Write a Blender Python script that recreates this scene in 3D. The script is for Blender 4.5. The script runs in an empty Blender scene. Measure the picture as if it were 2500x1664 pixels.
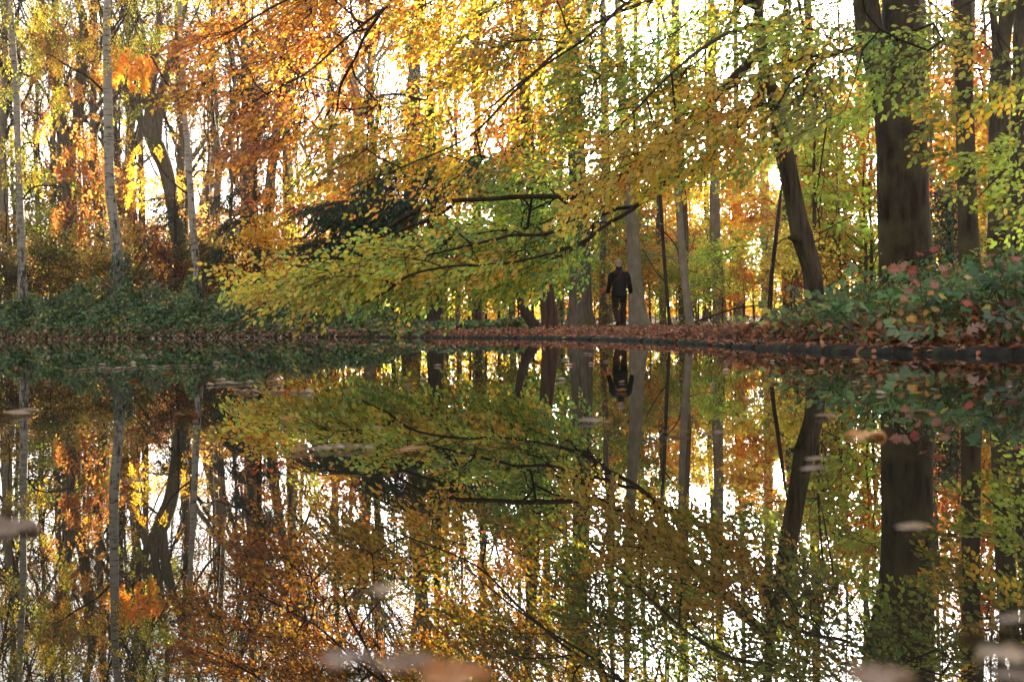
import bpy, math, random
import numpy as np
from mathutils import Matrix, Vector

# ------------------------------------------------------------------ camera, sky, sun, exposure
scene = bpy.context.scene
LENS, SENSOR = 45.0, 36.0
F = 2500 * LENS / SENSOR            # focal length in pixels of the 2500 px wide photograph
HZ, CAM_H, ROLL = 793.0, 0.27, math.radians(0.78)
SUN_EL, SUN_AZ = math.radians(6.4), math.radians(11.6)     # azimuth to the right of the view

cam_data = bpy.data.cameras.new('camera')
cam_data.lens = LENS; cam_data.sensor_width = SENSOR
cam_data.shift_y = -(832 - HZ) / 2500
cam_data.clip_start = 0.05; cam_data.clip_end = 3000
cam_data.dof.use_dof = True; cam_data.dof.focus_distance = 20.0; cam_data.dof.aperture_fstop = 4.0
cam = bpy.data.objects.new('camera', cam_data)
scene.collection.objects.link(cam)
cam.matrix_world = Matrix.Translation((0, 0, CAM_H)) @ Matrix.Rotation(math.pi / 2, 4, 'X') @ Matrix.Rotation(-ROLL, 4, 'Z')
scene.camera = cam

world = bpy.data.worlds.new('World'); scene.world = world; world.use_nodes = True
wn, wl = world.node_tree.nodes, world.node_tree.links
sky = wn.new('ShaderNodeTexSky'); sky.sky_type = 'NISHITA'; sky.sun_disc = False
sky.sun_elevation = SUN_EL; sky.sun_rotation = SUN_AZ
sky.air_density = 1.0; sky.dust_density = 4.0; sky.ozone_density = 1.5; sky.altitude = 20
bg = wn['Background']; bg.inputs['Strength'].default_value = 0.085
# high thin cloud: a veil of white over the clear sky, and the small visible disc of the sun
hsv = wn.new('ShaderNodeHueSaturation'); hsv.inputs['Saturation'].default_value = 0.12
wl.new(sky.outputs[0], hsv.inputs['Color'])
geo = wn.new('ShaderNodeTexCoord'); dot = wn.new('ShaderNodeVectorMath'); dot.operation = 'DOT_PRODUCT'
sun_dir = Vector((math.sin(SUN_AZ) * math.cos(SUN_EL), math.cos(SUN_AZ) * math.cos(SUN_EL), math.sin(SUN_EL)))
dot.inputs[1].default_value = sun_dir
wl.new(geo.outputs['Generated'], dot.inputs[0])
cmp_ = wn.new('ShaderNodeMath'); cmp_.operation = 'GREATER_THAN'; cmp_.inputs[1].default_value = math.cos(math.radians(0.3))
wl.new(dot.outputs['Value'], cmp_.inputs[0])
mul = wn.new('ShaderNodeMath'); mul.operation = 'MULTIPLY'; mul.inputs[1].default_value = 2500.0
wl.new(cmp_.outputs[0], mul.inputs[0])
addc = wn.new('ShaderNodeMix'); addc.data_type = 'RGBA'; addc.blend_type = 'ADD'; addc.inputs['Factor'].default_value = 1.0
tint = wn.new('ShaderNodeMix'); tint.data_type = 'RGBA'; tint.blend_type = 'MULTIPLY'; tint.inputs['Factor'].default_value = 1.0
tint.inputs[6].default_value = (1, 0.75, 0.42, 1)
wl.new(mul.outputs[0], tint.inputs[7])
wl.new(hsv.outputs[0], addc.inputs[6]); wl.new(tint.outputs[2], addc.inputs[7])
wl.new(addc.outputs[2], bg.inputs['Color'])

sun_data = bpy.data.lights.new('sun', 'SUN'); sun_data.energy = 4.0; sun_data.angle = math.radians(0.6)
sun_data.color = (1.0, 0.86, 0.68)
sun = bpy.data.objects.new('sun', sun_data); scene.collection.objects.link(sun)
sun.rotation_euler = (-sun_dir).to_track_quat('-Z', 'Y').to_euler()

scene.view_settings.view_transform = 'Standard'; scene.view_settings.look = 'None'
scene.view_settings.gamma = 1.0; scene.view_settings.exposure = 3.3
scene.view_settings.use_curve_mapping = False
cy = scene.cycles
cy.max_bounces = 8; cy.diffuse_bounces = 3; cy.glossy_bounces = 3; cy.transmission_bounces = 4
cy.volume_bounces = 1; cy.transparent_max_bounces = 8
cy.caustics_reflective = False; cy.caustics_refractive = False
cy.sample_clamp_indirect = 6.0
scene.render.filter_size = 1.2

# ------------------------------------------------------------------ helpers
rng = np.random.RandomState(7)
UP = np.array([0, 0, 1.0])
COL = scene.collection

def at(px, py, d):
    """point at depth d (metres ahead of the camera) seen at pixel px, py of the photograph"""
    u, v = px - 1250.0, py - HZ
    c, s = math.cos(ROLL), math.sin(ROLL)
    return np.array([(u * c - v * s) / F * d, d, CAM_H - (u * s + v * c) / F * d])

def at_ground(px, d, dz=0.0):
    p = at(px, HZ, d); p[2] = gz(p[0], p[1]) + dz
    return p

def project(P):
    P = np.asarray(P); d = P[..., 1]
    a, b = P[..., 0] / d * F, -(P[..., 2] - CAM_H) / d * F
    c, s = math.cos(ROLL), math.sin(ROLL)
    return 1250 + a * c + b * s, HZ - a * s + b * c

def unit(v):
    v = np.asarray(v, float)
    n = np.linalg.norm(v, axis=-1, keepdims=True); n[n == 0] = 1
    return v / n

def new_mesh(name, verts, faces=None, quads=None, tris=None, cols=None, smooth=False, midx=None):
    me = bpy.data.meshes.new(name)
    if faces is not None:
        me.from_pydata([tuple(v) for v in verts], [], faces)
    else:
        q = np.zeros((0, 4), np.int32) if quads is None else np.asarray(quads, np.int32)
        t = np.zeros((0, 3), np.int32) if tris is None else np.asarray(tris, np.int32)
        verts = np.asarray(verts, np.float32)
        me.vertices.add(len(verts)); me.vertices.foreach_set('co', verts.ravel())
        me.loops.add(q.size + t.size)
        me.loops.foreach_set('vertex_index', np.concatenate([q.ravel(), t.ravel()]).astype(np.int32))
        n = len(q) + len(t); me.polygons.add(n)
        st = np.concatenate([np.arange(len(q)) * 4, q.size + np.arange(len(t)) * 3]).astype(np.int32)
        me.polygons.foreach_set('loop_start', st)
        me.update(calc_edges=True)
    if cols is not None:
        a = me.color_attributes.new('Col', 'FLOAT_COLOR', 'POINT')
        c = np.ones((len(me.vertices), 4), np.float32); c[:, :3] = cols
        a.data.foreach_set('color', c.ravel())
    if smooth and len(me.polygons):
        me.polygons.foreach_set('use_smooth', np.ones(len(me.polygons), bool))
    return me

def link(name, me, mat, parent=None, loc=None, kind=None):
    o = bpy.data.objects.new(name, me)
    if mat is not None and me is not None and not me.materials:
        me.materials.append(mat)
    COL.objects.link(o)
    if parent is not None: o.parent = parent
    if loc is not None: o.location = loc
    if kind: o['kind'] = kind
    return o

LABELS = {}
def tag(o, label, cat, group=None):
    o['label'] = label; o['category'] = cat
    if group: o['group'] = group
    LABELS.setdefault(label, []).append(o)
    return o

def thing(name, label, cat, loc, group=None):
    o = bpy.data.objects.new(name, None); COL.objects.link(o)
    o.location = loc; o.empty_display_size = 0.2
    return tag(o, label, cat, group)

class Tubes:
    """sweeps rings along polylines and gathers them into one mesh"""
    def __init__(s): s.v, s.q, s.t, s.n = [], [], [], 0
    def add(s, pts, rad, sides=6, lump=0.0, phase=None):
        pts = np.asarray(pts, float); rad = np.asarray(rad, float); n = len(pts)
        tan = np.gradient(pts, axis=0) if n > 2 else np.repeat((pts[-1:] - pts[:1]), n, 0)
        tan = unit(tan)
        ref = np.array([0.0, 1.0, 0.0]) if abs(tan[:, 1].mean()) < 0.8 else np.array([1.0, 0, 0])
        a = unit(np.cross(tan, ref)); b = np.cross(tan, a)
        th = np.arange(sides) * 2 * math.pi / sides
        r = rad[:, None] * np.ones(sides)[None]
        if lump:
            ph = rng.rand(6) * 6.28 if phase is None else phase
            hgt = np.concatenate([[0], np.cumsum(np.linalg.norm(np.diff(pts, axis=0), axis=1))])[:, None]
            sc = max(rad.mean(), 0.05)
            r = r * (1 + lump * (np.sin(3 * th + ph[0] + 0.5 * hgt / sc * 0.13) + 0.7 * np.sin(5 * th + ph[1] - 0.3 * hgt / sc * .2)
                     + 0.8 * np.sin(2 * th + ph[2] + 0.7 * hgt / sc * .31) + .6 * np.sin(hgt / sc * .57 + ph[3])))
        ring = pts[:, None] + r[..., None] * (np.cos(th)[None, :, None] * a[:, None] + np.sin(th)[None, :, None] * b[:, None])
        s.v.append(ring.reshape(-1, 3))
        i = np.arange(n - 1)[:, None] * sides; j = np.arange(sides)[None]; k = (j + 1) % sides
        s.q.append((s.n + np.stack([i + j, i + k, i + sides + k, i + sides + j], -1)).reshape(-1, 4))
        s.n += n * sides
    def add_raw(s, v, q):
        s.v.append(v); s.q.append(q + s.n); s.n += len(v)
    def build(s, name, mat, parent=None, base=(0, 0, 0), loc=None):
        v = np.concatenate(s.v) - np.asarray(base)
        return link(name, new_mesh(name, v, quads=np.concatenate(s.q), smooth=True), mat, parent, loc)

def smooth_path(pts, n):
    """Catmull-Rom resampling of rows (any number of columns)"""
    p = np.asarray(pts, float)
    if len(p) == 2: return p[0] + (p[1] - p[0]) * np.linspace(0, 1, n)[:, None]
    e = np.vstack([2 * p[0] - p[1], p, 2 * p[-1] - p[-2]])
    t = np.linspace(0, len(p) - 1 - 1e-6, n); k = t.astype(int); f = (t - k)[:, None]
    a, b, c, d = e[k], e[k + 1], e[k + 2], e[k + 3]
    return 0.5 * (2 * b + (c - a) * f + (2 * a - 5 * b + 4 * c - d) * f ** 2 + (3 * b - a - 3 * c + d) * f ** 3)

# leaf outlines: x along the leaf, y across, z out of it; two quads folded at the midrib
OVAL = np.array([[0, 0, 0], [.30, .27, .05], [.68, .25, .06], [1, 0, -.06], [.68, -.25, .06], [.30, -.27, .05]])
OVAL_Q = np.array([[0, 1, 2, 3], [0, 3, 4, 5]])
KITE = np.array([[0, 0, 0], [.5, .34, .05], [1, 0, 0], [.5, -.34, .05]])
KITE_Q = np.array([[0, 1, 2, 3]])
NEEDLE = np.array([[0, 0, 0], [.35, .055, .02], [1, 0, -.08], [.35, -.055, .02]])

def leaf_arrays(pos, ax, nr, size, tmpl, q, cols):
    ax = unit(ax); sd = unit(np.cross(nr, ax)); nr = np.cross(ax, sd)
    s = size[:, None, None]
    v = pos[:, None] + s * (tmpl[None, :, 0:1] * ax[:, None] + tmpl[None, :, 1:2] * sd[:, None] + tmpl[None, :, 2:3] * nr[:, None])
    k = len(tmpl); N = len(pos)
    quads = (np.arange(N)[:, None, None] * k + q[None]).reshape(-1, 4)
    return v.reshape(-1, 3), quads, np.repeat(cols, k, axis=0)

def leaf_object(name, pos, ax, nr, size, tmpl, q, cols, mat, parent=None, base=(0, 0, 0), kind='stuff'):
    v, qd, c = leaf_arrays(pos, ax, nr, size, tmpl, q, cols)
    return link(name, new_mesh(name, v - np.asarray(base), quads=qd, cols=c), mat, parent, kind=kind)

# ------------------------------------------------------------------ materials
def nodes(name):
    m = bpy.data.materials.new(name); m.use_nodes = True
    n, l = m.node_tree.nodes, m.node_tree.links
    return m, n, l, n['Principled BSDF'], n['Material Output']

def leaf_material(name, trans=0.5, gloss=0.06, rough=0.45, bright=1.35, blotch=0.0):
    m, n, l, p, out = nodes(name); n.remove(p)
    at_ = n.new('ShaderNodeAttribute'); at_.attribute_name = 'Col'
    oi = n.new('ShaderNodeObjectInfo')
    mx = n.new('ShaderNodeMix'); mx.data_type = 'RGBA'; mx.blend_type = 'MULTIPLY'; mx.inputs['Factor'].default_value = 1
    l.new(at_.outputs['Color'], mx.inputs[6]); l.new(oi.outputs['Color'], mx.inputs[7])
    if blotch:
        tc = n.new('ShaderNodeTexCoord'); nz = n.new('ShaderNodeTexNoise'); nz.inputs['Scale'].default_value = 5; nz.inputs['Detail'].default_value = 6; nz.inputs['Roughness'].default_value = .7
        l.new(tc.outputs['Object'], nz.inputs['Vector'])
        wv = n.new('ShaderNodeTexWave'); wv.inputs['Scale'].default_value = 3.2; wv.inputs['Distortion'].default_value = 2.5; l.new(tc.outputs['Object'], wv.inputs['Vector'])
        am = n.new('ShaderNodeMath'); am.operation = 'MULTIPLY_ADD'; am.inputs[1].default_value = .35; l.new(wv.outputs['Fac'], am.inputs[0]); l.new(nz.outputs['Fac'], am.inputs[2])
        rp = n.new('ShaderNodeMapRange'); rp.inputs[1].default_value = .35; rp.inputs[2].default_value = .95; rp.inputs[3].default_value = 1 - blotch; rp.inputs[4].default_value = 1 + blotch * .5; l.new(am.outputs[0], rp.inputs[0])
        m0 = n.new('ShaderNodeMix'); m0.data_type = 'RGBA'; m0.blend_type = 'MULTIPLY'; m0.inputs['Factor'].default_value = 1
        l.new(mx.outputs[2], m0.inputs[6]); l.new(rp.outputs[0], m0.inputs[7]); mx = m0
    d = n.new('ShaderNodeBsdfDiffuse'); t = n.new('ShaderNodeBsdfTranslucent'); g = n.new('ShaderNodeBsdfGlossy')
    g.inputs['Roughness'].default_value = rough; g.inputs['Color'].default_value = (1, 1, 1, 1)
    b = n.new('ShaderNodeMix'); b.data_type = 'RGBA'; b.blend_type = 'MULTIPLY'; b.inputs['Factor'].default_value = 1
    b.inputs[7].default_value = (bright, bright, bright * .8, 1); l.new(mx.outputs[2], b.inputs[6])
    l.new(mx.outputs[2], d.inputs['Color']); l.new(b.outputs[2], t.inputs['Color'])
    m1 = n.new('ShaderNodeMixShader'); m1.inputs[0].default_value = trans
    m2 = n.new('ShaderNodeMixShader'); m2.inputs[0].default_value = gloss
    l.new(d.outputs[0], m1.inputs[1]); l.new(t.outputs[0], m1.inputs[2])
    l.new(m1.outputs[0], m2.inputs[1]); l.new(g.outputs[0], m2.inputs[2]); l.new(m2.outputs[0], out.inputs['Surface'])
    return m

def bark_material(name, c0, c1, moss=None, scale=6.0, stretch=0.12, bump=0.6, rough=0.9, moss_amt=0.45):
    m, n, l, p, out = nodes(name)
    tc = n.new('ShaderNodeTexCoord'); mp = n.new('ShaderNodeMapping'); mp.inputs['Scale'].default_value = (1, 1, stretch)
    l.new(tc.outputs['Object'], mp.inputs[0])
    nz = n.new('ShaderNodeTexNoise'); nz.inputs['Scale'].default_value = scale * 4; nz.inputs['Detail'].default_value = 6
    nz.inputs['Roughness'].default_value = 0.65
    l.new(mp.outputs[0], nz.inputs['Vector'])
    r = n.new('ShaderNodeValToRGB'); r.color_ramp.elements[0].position = .35; r.color_ramp.elements[1].position = .68
    r.color_ramp.elements[0].color = (*c0, 1); r.color_ramp.elements[1].color = (*c1, 1)
    l.new(nz.outputs['Fac'], r.inputs[0]); col = r.outputs[0]
    if moss:
        n2 = n.new('ShaderNodeTexNoise'); n2.inputs['Scale'].default_value = 1.7; n2.inputs['Detail'].default_value = 5
        l.new(tc.outputs['Object'], n2.inputs['Vector'])
        r2 = n.new('ShaderNodeValToRGB'); r2.color_ramp.elements[0].position = .62 - moss_amt * .3; r2.color_ramp.elements[1].position = .72
        l.new(n2.outputs['Fac'], r2.inputs[0])
        mx = n.new('ShaderNodeMix'); mx.data_type = 'RGBA'; mx.inputs[7].default_value = (*moss, 1)
        l.new(r2.outputs[0], mx.inputs['Factor']); l.new(col, mx.inputs[6]); col = mx.outputs[2]
    l.new(col, p.inputs['Base Color']); p.inputs['Roughness'].default_value = rough
    p.inputs['Specular IOR Level'].default_value = 0.2
    bp = n.new('ShaderNodeBump'); bp.inputs['Strength'].default_value = bump; bp.inputs['Distance'].default_value = .03
    l.new(nz.outputs['Fac'], bp.inputs['Height']); l.new(bp.outputs[0], p.inputs['Normal'])
    return m

def birch_material(name):
    m, n, l, p, out = nodes(name)
    tc = n.new('ShaderNodeTexCoord'); mp = n.new('ShaderNodeMapping'); mp.inputs['Scale'].default_value = (1.2, 1.2, 6.0)
    l.new(tc.outputs['Object'], mp.inputs[0])
    nz = n.new('ShaderNodeTexNoise'); nz.inputs['Scale'].default_value = 2.2; nz.inputs['Detail'].default_value = 5; nz.inputs['Roughness'].default_value = .7
    l.new(mp.outputs[0], nz.inputs['Vector'])
    # rough black fissures low on the stem
    mp2 = n.new('ShaderNodeMapping'); mp2.inputs['Scale'].default_value = (6, 6, 1.6); l.new(tc.outputs['Object'], mp2.inputs[0])
    n2 = n.new('ShaderNodeTexNoise'); n2.inputs['Scale'].default_value = 1.6; n2.inputs['Detail'].default_value = 4; l.new(mp2.outputs[0], n2.inputs['Vector'])
    sx = n.new('ShaderNodeSeparateXYZ'); l.new(tc.outputs['Object'], sx.inputs[0])
    mr = n.new('ShaderNodeMapRange'); mr.inputs[1].default_value = 0.5; mr.inputs[2].default_value = 5.5; mr.inputs[3].default_value = .17; mr.inputs[4].default_value = -.12
    l.new(sx.outputs['Z'], mr.inputs[0])
    ad = n.new('ShaderNodeMath'); ad.operation = 'ADD'; l.new(n2.outputs['Fac'], ad.inputs[0]); l.new(mr.outputs[0], ad.inputs[1])
    mxv = n.new('ShaderNodeMath'); mxv.operation = 'MAXIMUM'; l.new(ad.outputs[0], mxv.inputs[0]); l.new(nz.outputs['Fac'], mxv.inputs[1])
    r = n.new('ShaderNodeValToRGB'); e = r.color_ramp.elements
    e[0].position = .52; e[0].color = (.29, .26, .21, 1); e[1].position = .66; e[1].color = (.03, .024, .018, 1)
    x = e.new(.58); x.color = (.17, .145, .11, 1)
    l.new(mxv.outputs[0], r.inputs[0]); l.new(r.outputs[0], p.inputs['Base Color']); p.inputs['Roughness'].default_value = .8
    bp = n.new('ShaderNodeBump'); bp.inputs['Strength'].default_value = .5; bp.inputs['Distance'].default_value = .02
    l.new(mxv.outputs[0], bp.inputs['Height']); l.new(bp.outputs[0], p.inputs['Normal'])
    return m

def plain(name, c, rough=0.8, spec=.3, var=0.0, scale=20):
    m, n, l, p, out = nodes(name)
    p.inputs['Roughness'].default_value = rough; p.inputs['Specular IOR Level'].default_value = spec
    nz = n.new('ShaderNodeTexNoise'); nz.inputs['Scale'].default_value = scale; nz.inputs['Detail'].default_value = 4
    tc = n.new('ShaderNodeTexCoord'); l.new(tc.outputs['Object'], nz.inputs['Vector'])
    r = n.new('ShaderNodeValToRGB')
    r.color_ramp.elements[0].color = (*[x * (1 - var) for x in c], 1); r.color_ramp.elements[1].color = (*[min(1, x * (1 + var)) for x in c], 1)
    r.color_ramp.elements[0].position = .3; r.color_ramp.elements[1].position = .7
    l.new(nz.outputs['Fac'], r.inputs[0]); l.new(r.outputs[0], p.inputs['Base Color'])
    return m

M = {
    'leaf': leaf_material('broad_leaf', trans=.58, gloss=.04, rough=.42, bright=1.5),
    'float': leaf_material('sodden_leaf', trans=.15, gloss=.05, rough=.35, bright=1.0, blotch=.7),
    'far_leaf': leaf_material('far_leaf', trans=.62, gloss=.02, rough=.6, bright=1.5),
    'bramble': leaf_material('bramble_leaf', trans=.3, gloss=.045, rough=.45, bright=1.3),
    'dead': leaf_material('dead_leaf', trans=.25, gloss=.04, rough=.5, bright=1.1, blotch=.45),
    'needle': leaf_material('needle', trans=.2, gloss=.03, rough=.5, bright=1.0),
    'beech': bark_material('beech_bark', (.016, .013, .009), (.075, .060, .038), (.11, .098, .042), scale=2.4, stretch=.2, bump=.8, moss_amt=.5),
    'pale': bark_material('pale_bark', (.15, .12, .085), (.25, .21, .155), (.12, .125, .06), scale=1.4, stretch=.5, bump=.2),
    'oak': bark_material('oak_bark', (.05, .038, .026), (.17, .135, .10), (.075, .085, .03), scale=5, stretch=.10, bump=.9),
    'dark': bark_material('dark_bark', (.022, .016, .011), (.07, .05, .036), (.03, .035, .014), scale=5, stretch=.12, bump=.9, moss_amt=.2),
    'furrow': bark_material('furrowed_bark', (.02, .015, .010), (.115, .085, .058), (.06, .06, .024), scale=5, stretch=.09, bump=1.0, moss_amt=.25),
    'red': bark_material('red_bark', (.035, .02, .014), (.10, .055, .036), None, scale=5, stretch=.1, bump=.9),
    'twig': plain('twig_bark', (.024, .018, .013), .85, .2, .4),
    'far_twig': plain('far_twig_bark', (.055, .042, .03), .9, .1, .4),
    'birch': birch_material('birch_bark'),
}
# ------------------------------------------------------------------ the pond's edge and the ground
SHORE = np.array([(-60, 75), (-30, 54), (-17.6, 44.5), (-11.4, 42), (-5.2, 36), (-2.4, 31), (-.43, 27), (1.15, 22.6), (1.85, 19.5),
                  (2.25, 16.2), (2.42, 13.6), (2.62, 11.6), (3.0, 10.1), (3.75, 9.1), (5.6, 8.0), (9, 6), (14, -2), (15, -14),
                  (6, -26), (-15, -30), (-40, -22), (-62, 10), (-75, 50)], float)
_sh = smooth_path(SHORE, 240)
_A, _B = _sh, np.roll(_sh, -1, axis=0)

def shore_sd(P):
    """signed distance to the pond's edge: positive on land"""
    P = np.atleast_2d(np.asarray(P, float)); out = np.empty(len(P))
    for i in range(0, len(P), 4000):
        p = P[i:i + 4000, None, :2]; d = _B - _A
        t = np.clip(((p - _A) * d).sum(-1) / (d * d).sum(-1), 0, 1)
        dist = np.linalg.norm(p - _A - t[..., None] * d, axis=-1).min(1)
        x, y = p[..., 0], p[..., 1]
        cr = ((_A[:, 1] > y) != (_B[:, 1] > y)) & (x < (_B[:, 0] - _A[:, 0]) * (y - _A[:, 1]) / (_B[:, 1] - _A[:, 1] + 1e-12) + _A[:, 0])
        out[i:i + 4000] = np.where(cr.sum(1) % 2 == 1, -dist, dist)
    return out

def ground_z(P):
    P = np.atleast_2d(np.asarray(P, float)); s = shore_sd(P); x, y = P[:, 0], P[:, 1]
    land = 0.07 + .05 * np.clip(s / 1.5, 0, 1) + .015 * np.sin(x * 1.3 + y * .7) + .012 * np.sin(x * .5 - y * .9) + np.clip((y - 45) * .010, 0, 2.5)
    right = np.clip((17.5 - y) / 3.5, 0, 1) * np.clip((x - 2.0) / 1.0, 0, 1) * np.clip((y - 4) / 4, 0, 1)
    land = land + right * .30 * np.clip((s - .15) / 1.6, 0, 1)
    left = np.clip((-3 - x) / 4, 0, 1)
    land = land + left * .25 * np.clip((s - .3) / 3, 0, 1)
    k = np.clip((s + .05) / .22, 0, 1); k = k * k * (3 - 2 * k)
    return -0.5 * (1 - k) + land * k

def gz(x, y): return float(ground_z([[x, y]])[0])

def axis(lo, hi, step, far):
    core = np.arange(lo, hi + 1e-6, step); a = [far]
    e = np.cumsum(np.geomspace(step * 2, (far - hi) * .35, 14)); e = e / e[-1] * (far - hi) + hi
    e2 = np.cumsum(np.geomspace(step * 2, (far + lo) * .35, 14)); e2 = lo - e2 / e2[-1] * (far + lo)
    return np.concatenate([e2[::-1], core, e])
gx, gy = axis(-24, 11, .22, 330), axis(3, 56, .22, 330)
XX, YY = np.meshgrid(gx, gy); GP = np.stack([XX.ravel(), YY.ravel()], 1)
ZZ = ground_z(GP)
nx_, ny_ = len(gx), len(gy)
i_, j_ = np.meshgrid(np.arange(nx_ - 1), np.arange(ny_ - 1)); k_ = (j_ * nx_ + i_).ravel()
m, n, l, p, out = nodes('forest_floor')
tc = n.new('ShaderNodeTexCoord')
vo = n.new('ShaderNodeTexVoronoi'); vo.inputs['Scale'].default_value = 14; l.new(tc.outputs['Object'], vo.inputs['Vector'])
nz = n.new('ShaderNodeTexNoise'); nz.inputs['Scale'].default_value = 1.2; nz.inputs['Detail'].default_value = 6; l.new(tc.outputs['Object'], nz.inputs['Vector'])
r = n.new('ShaderNodeValToRGB'); e = r.color_ramp.elements
e[0].color = (.035, .02, .012, 1); e[1].color = (.22, .10, .05, 1); e[0].position = .15; e[1].position = .9; x = e.new(.5); x.color = (.11, .05, .025, 1)
l.new(vo.outputs['Color'], r.inputs[0])
r2 = n.new('ShaderNodeValToRGB'); r2.color_ramp.elements[0].color = (.55, .55, .5, 1); r2.color_ramp.elements[1].color = (1.2, 1.1, 1, 1); l.new(nz.outputs['Fac'], r2.inputs[0])
mx = n.new('ShaderNodeMix'); mx.data_type = 'RGBA'; mx.blend_type = 'MULTIPLY'; mx.inputs['Factor'].default_value = 1
l.new(r.outputs[0], mx.inputs[6]); l.new(r2.outputs[0], mx.inputs[7]); l.new(mx.outputs[2], p.inputs['Base Color'])
p.inputs['Roughness'].default_value = .95; p.inputs['Specular IOR Level'].default_value = .15
bp = n.new('ShaderNodeBump'); bp.inputs['Strength'].default_value = .8; bp.inputs['Distance'].default_value = .04
l.new(vo.outputs['Distance'], bp.inputs['Height']); l.new(bp.outputs[0], p.inputs['Normal'])
link('ground', new_mesh('ground', np.column_stack([GP, ZZ]), quads=np.stack([k_, k_ + 1, k_ + nx_ + 1, k_ + nx_], 1), smooth=True), m, kind='structure')

# the water: still, with the faintest patches of ripple
m, n, l, p, out = nodes('pond_water')
p.inputs['Base Color'].default_value = (.012, .010, .006, 1); p.inputs['Roughness'].default_value = 0.0; p.inputs['IOR'].default_value = 1.33
tc = n.new('ShaderNodeTexCoord'); mp = n.new('ShaderNodeMapping'); mp.inputs['Scale'].default_value = (.55, 1.0, 1); l.new(tc.outputs['Object'], mp.inputs[0])
nz = n.new('ShaderNodeTexNoise'); nz.inputs['Scale'].default_value = 1.6; nz.inputs['Detail'].default_value = 3; l.new(mp.outputs[0], nz.inputs['Vector'])
n2 = n.new('ShaderNodeTexNoise'); n2.inputs['Scale'].default_value = .22; n2.inputs['Detail'].default_value = 2; l.new(mp.outputs[0], n2.inputs['Vector'])
r = n.new('ShaderNodeMapRange'); r.inputs[1].default_value = .42; r.inputs[2].default_value = .72; r.inputs[3].default_value = .25; r.inputs[4].default_value = 1.6; l.new(n2.outputs['Fac'], r.inputs[0])
mu = n.new('ShaderNodeMath'); mu.operation = 'MULTIPLY'; l.new(nz.outputs['Fac'], mu.inputs[0]); l.new(r.outputs[0], mu.inputs[1])
bp = n.new('ShaderNodeBump'); bp.inputs['Strength'].default_value = 1.0; bp.inputs['Distance'].default_value = .00045
l.new(mu.outputs[0], bp.inputs['Height']); l.new(bp.outputs[0], p.inputs['Normal'])
link('water', new_mesh('water', [(-90, -50, 0), (40, -50, 0), (40, 90, 0), (-90, 90, 0)], quads=[[0, 1, 2, 3]]), m, kind='structure')

# the kerb: round-topped concrete edging stones with open joints
m, n, l, p, out = nodes('kerb_concrete')
tc = n.new('ShaderNodeTexCoord')
nz = n.new('ShaderNodeTexNoise'); nz.inputs['Scale'].default_value = 9; nz.inputs['Detail'].default_value = 7; nz.inputs['Roughness'].default_value = .7; l.new(tc.outputs['Object'], nz.inputs['Vector'])
r = n.new('ShaderNodeValToRGB'); e = r.color_ramp.elements
e[0].position = .3; e[0].color = (.010, .010, .008, 1); e[1].position = .78; e[1].color = (.045, .046, .040, 1)
l.new(nz.outputs['Fac'], r.inputs[0])
n2 = n.new('ShaderNodeTexNoise'); n2.inputs['Scale'].default_value = 3.2; n2.inputs['Detail'].default_value = 5; l.new(tc.outputs['Object'], n2.inputs['Vector'])
r2 = n.new('ShaderNodeValToRGB'); r2.color_ramp.elements[0].position = .55; r2.color_ramp.elements[1].position = .68; l.new(n2.outputs['Fac'], r2.inputs[0])
mx = n.new('ShaderNodeMix'); mx.data_type = 'RGBA'; mx.inputs[7].default_value = (.05, .06, .02, 1)
l.new(r2.outputs[0], mx.inputs['Factor']); l.new(r.outputs[0], mx.inputs[6]); l.new(mx.outputs[2], p.inputs['Base Color'])
p.inputs['Roughness'].default_value = .95; p.inputs['Specular IOR Level'].default_value = .08
bp = n.new('ShaderNodeBump'); bp.inputs['Strength'].default_value = .5; bp.inputs['Distance'].default_value = .01; l.new(nz.outputs['Fac'], bp.inputs['Height']); l.new(bp.outputs[0], p.inputs['Normal'])
M['kerb'] = m
vis = smooth_path(SHORE[2:16], 900)
seg = np.concatenate([[0], np.cumsum(np.linalg.norm(np.diff(vis, axis=0), axis=1))])
kerb = bpy.data.objects.new('kerb', None); COL.objects.link(kerb); kerb['kind'] = 'structure'; kerb.location = (2.25, 16.2, 0)
prof = [(-.02, -.3), (-.02, -.01), (0.0, .026), (.03, .046), (.08, .058), (.15, .06), (.20, .052), (.235, .03), (.24, -.2)]
L = 0.0; tot = seg[-1]
while L < tot - .3:
    ln = 1.0
    a0, a1 = L + .0035, min(L + ln - .0035, tot)
    t = np.linspace(a0, a1, 5); P = np.column_stack([np.interp(t, seg, vis[:, 0]), np.interp(t, seg, vis[:, 1])])
    T = unit(np.gradient(P, axis=0)); N = np.column_stack([-T[:, 1], T[:, 0]])      # N points to the land
    lift, tilt = rng.uniform(-.004, .003), rng.uniform(-.0012, .0012)
    V = []
    for i in range(5):
        sh = 0
        for (s_, z_) in prof:
            V.append((P[i, 0] + N[i, 0] * (s_ + sh), P[i, 1] + N[i, 1] * (s_ + sh), z_ + lift + tilt * (i - 2) - (sh if z_ > 0 else 0)))
    k = len(prof); fq = [(i * k + j, i * k + j + 1, (i + 1) * k + j + 1, (i + 1) * k + j) for i in range(4) for j in range(k - 1)]
    V = np.array(V) - np.array([2.25, 16.2, 0])
    me = new_mesh('kerb_stone', V, faces=fq + [tuple(range(k))[::-1], tuple(range(4 * k, 5 * k))], smooth=True)
    me.polygons[len(fq)].use_smooth = False; me.polygons[len(fq) + 1].use_smooth = False
    link('kerb_stone', me, M['kerb'], kerb)
    L += ln
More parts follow.
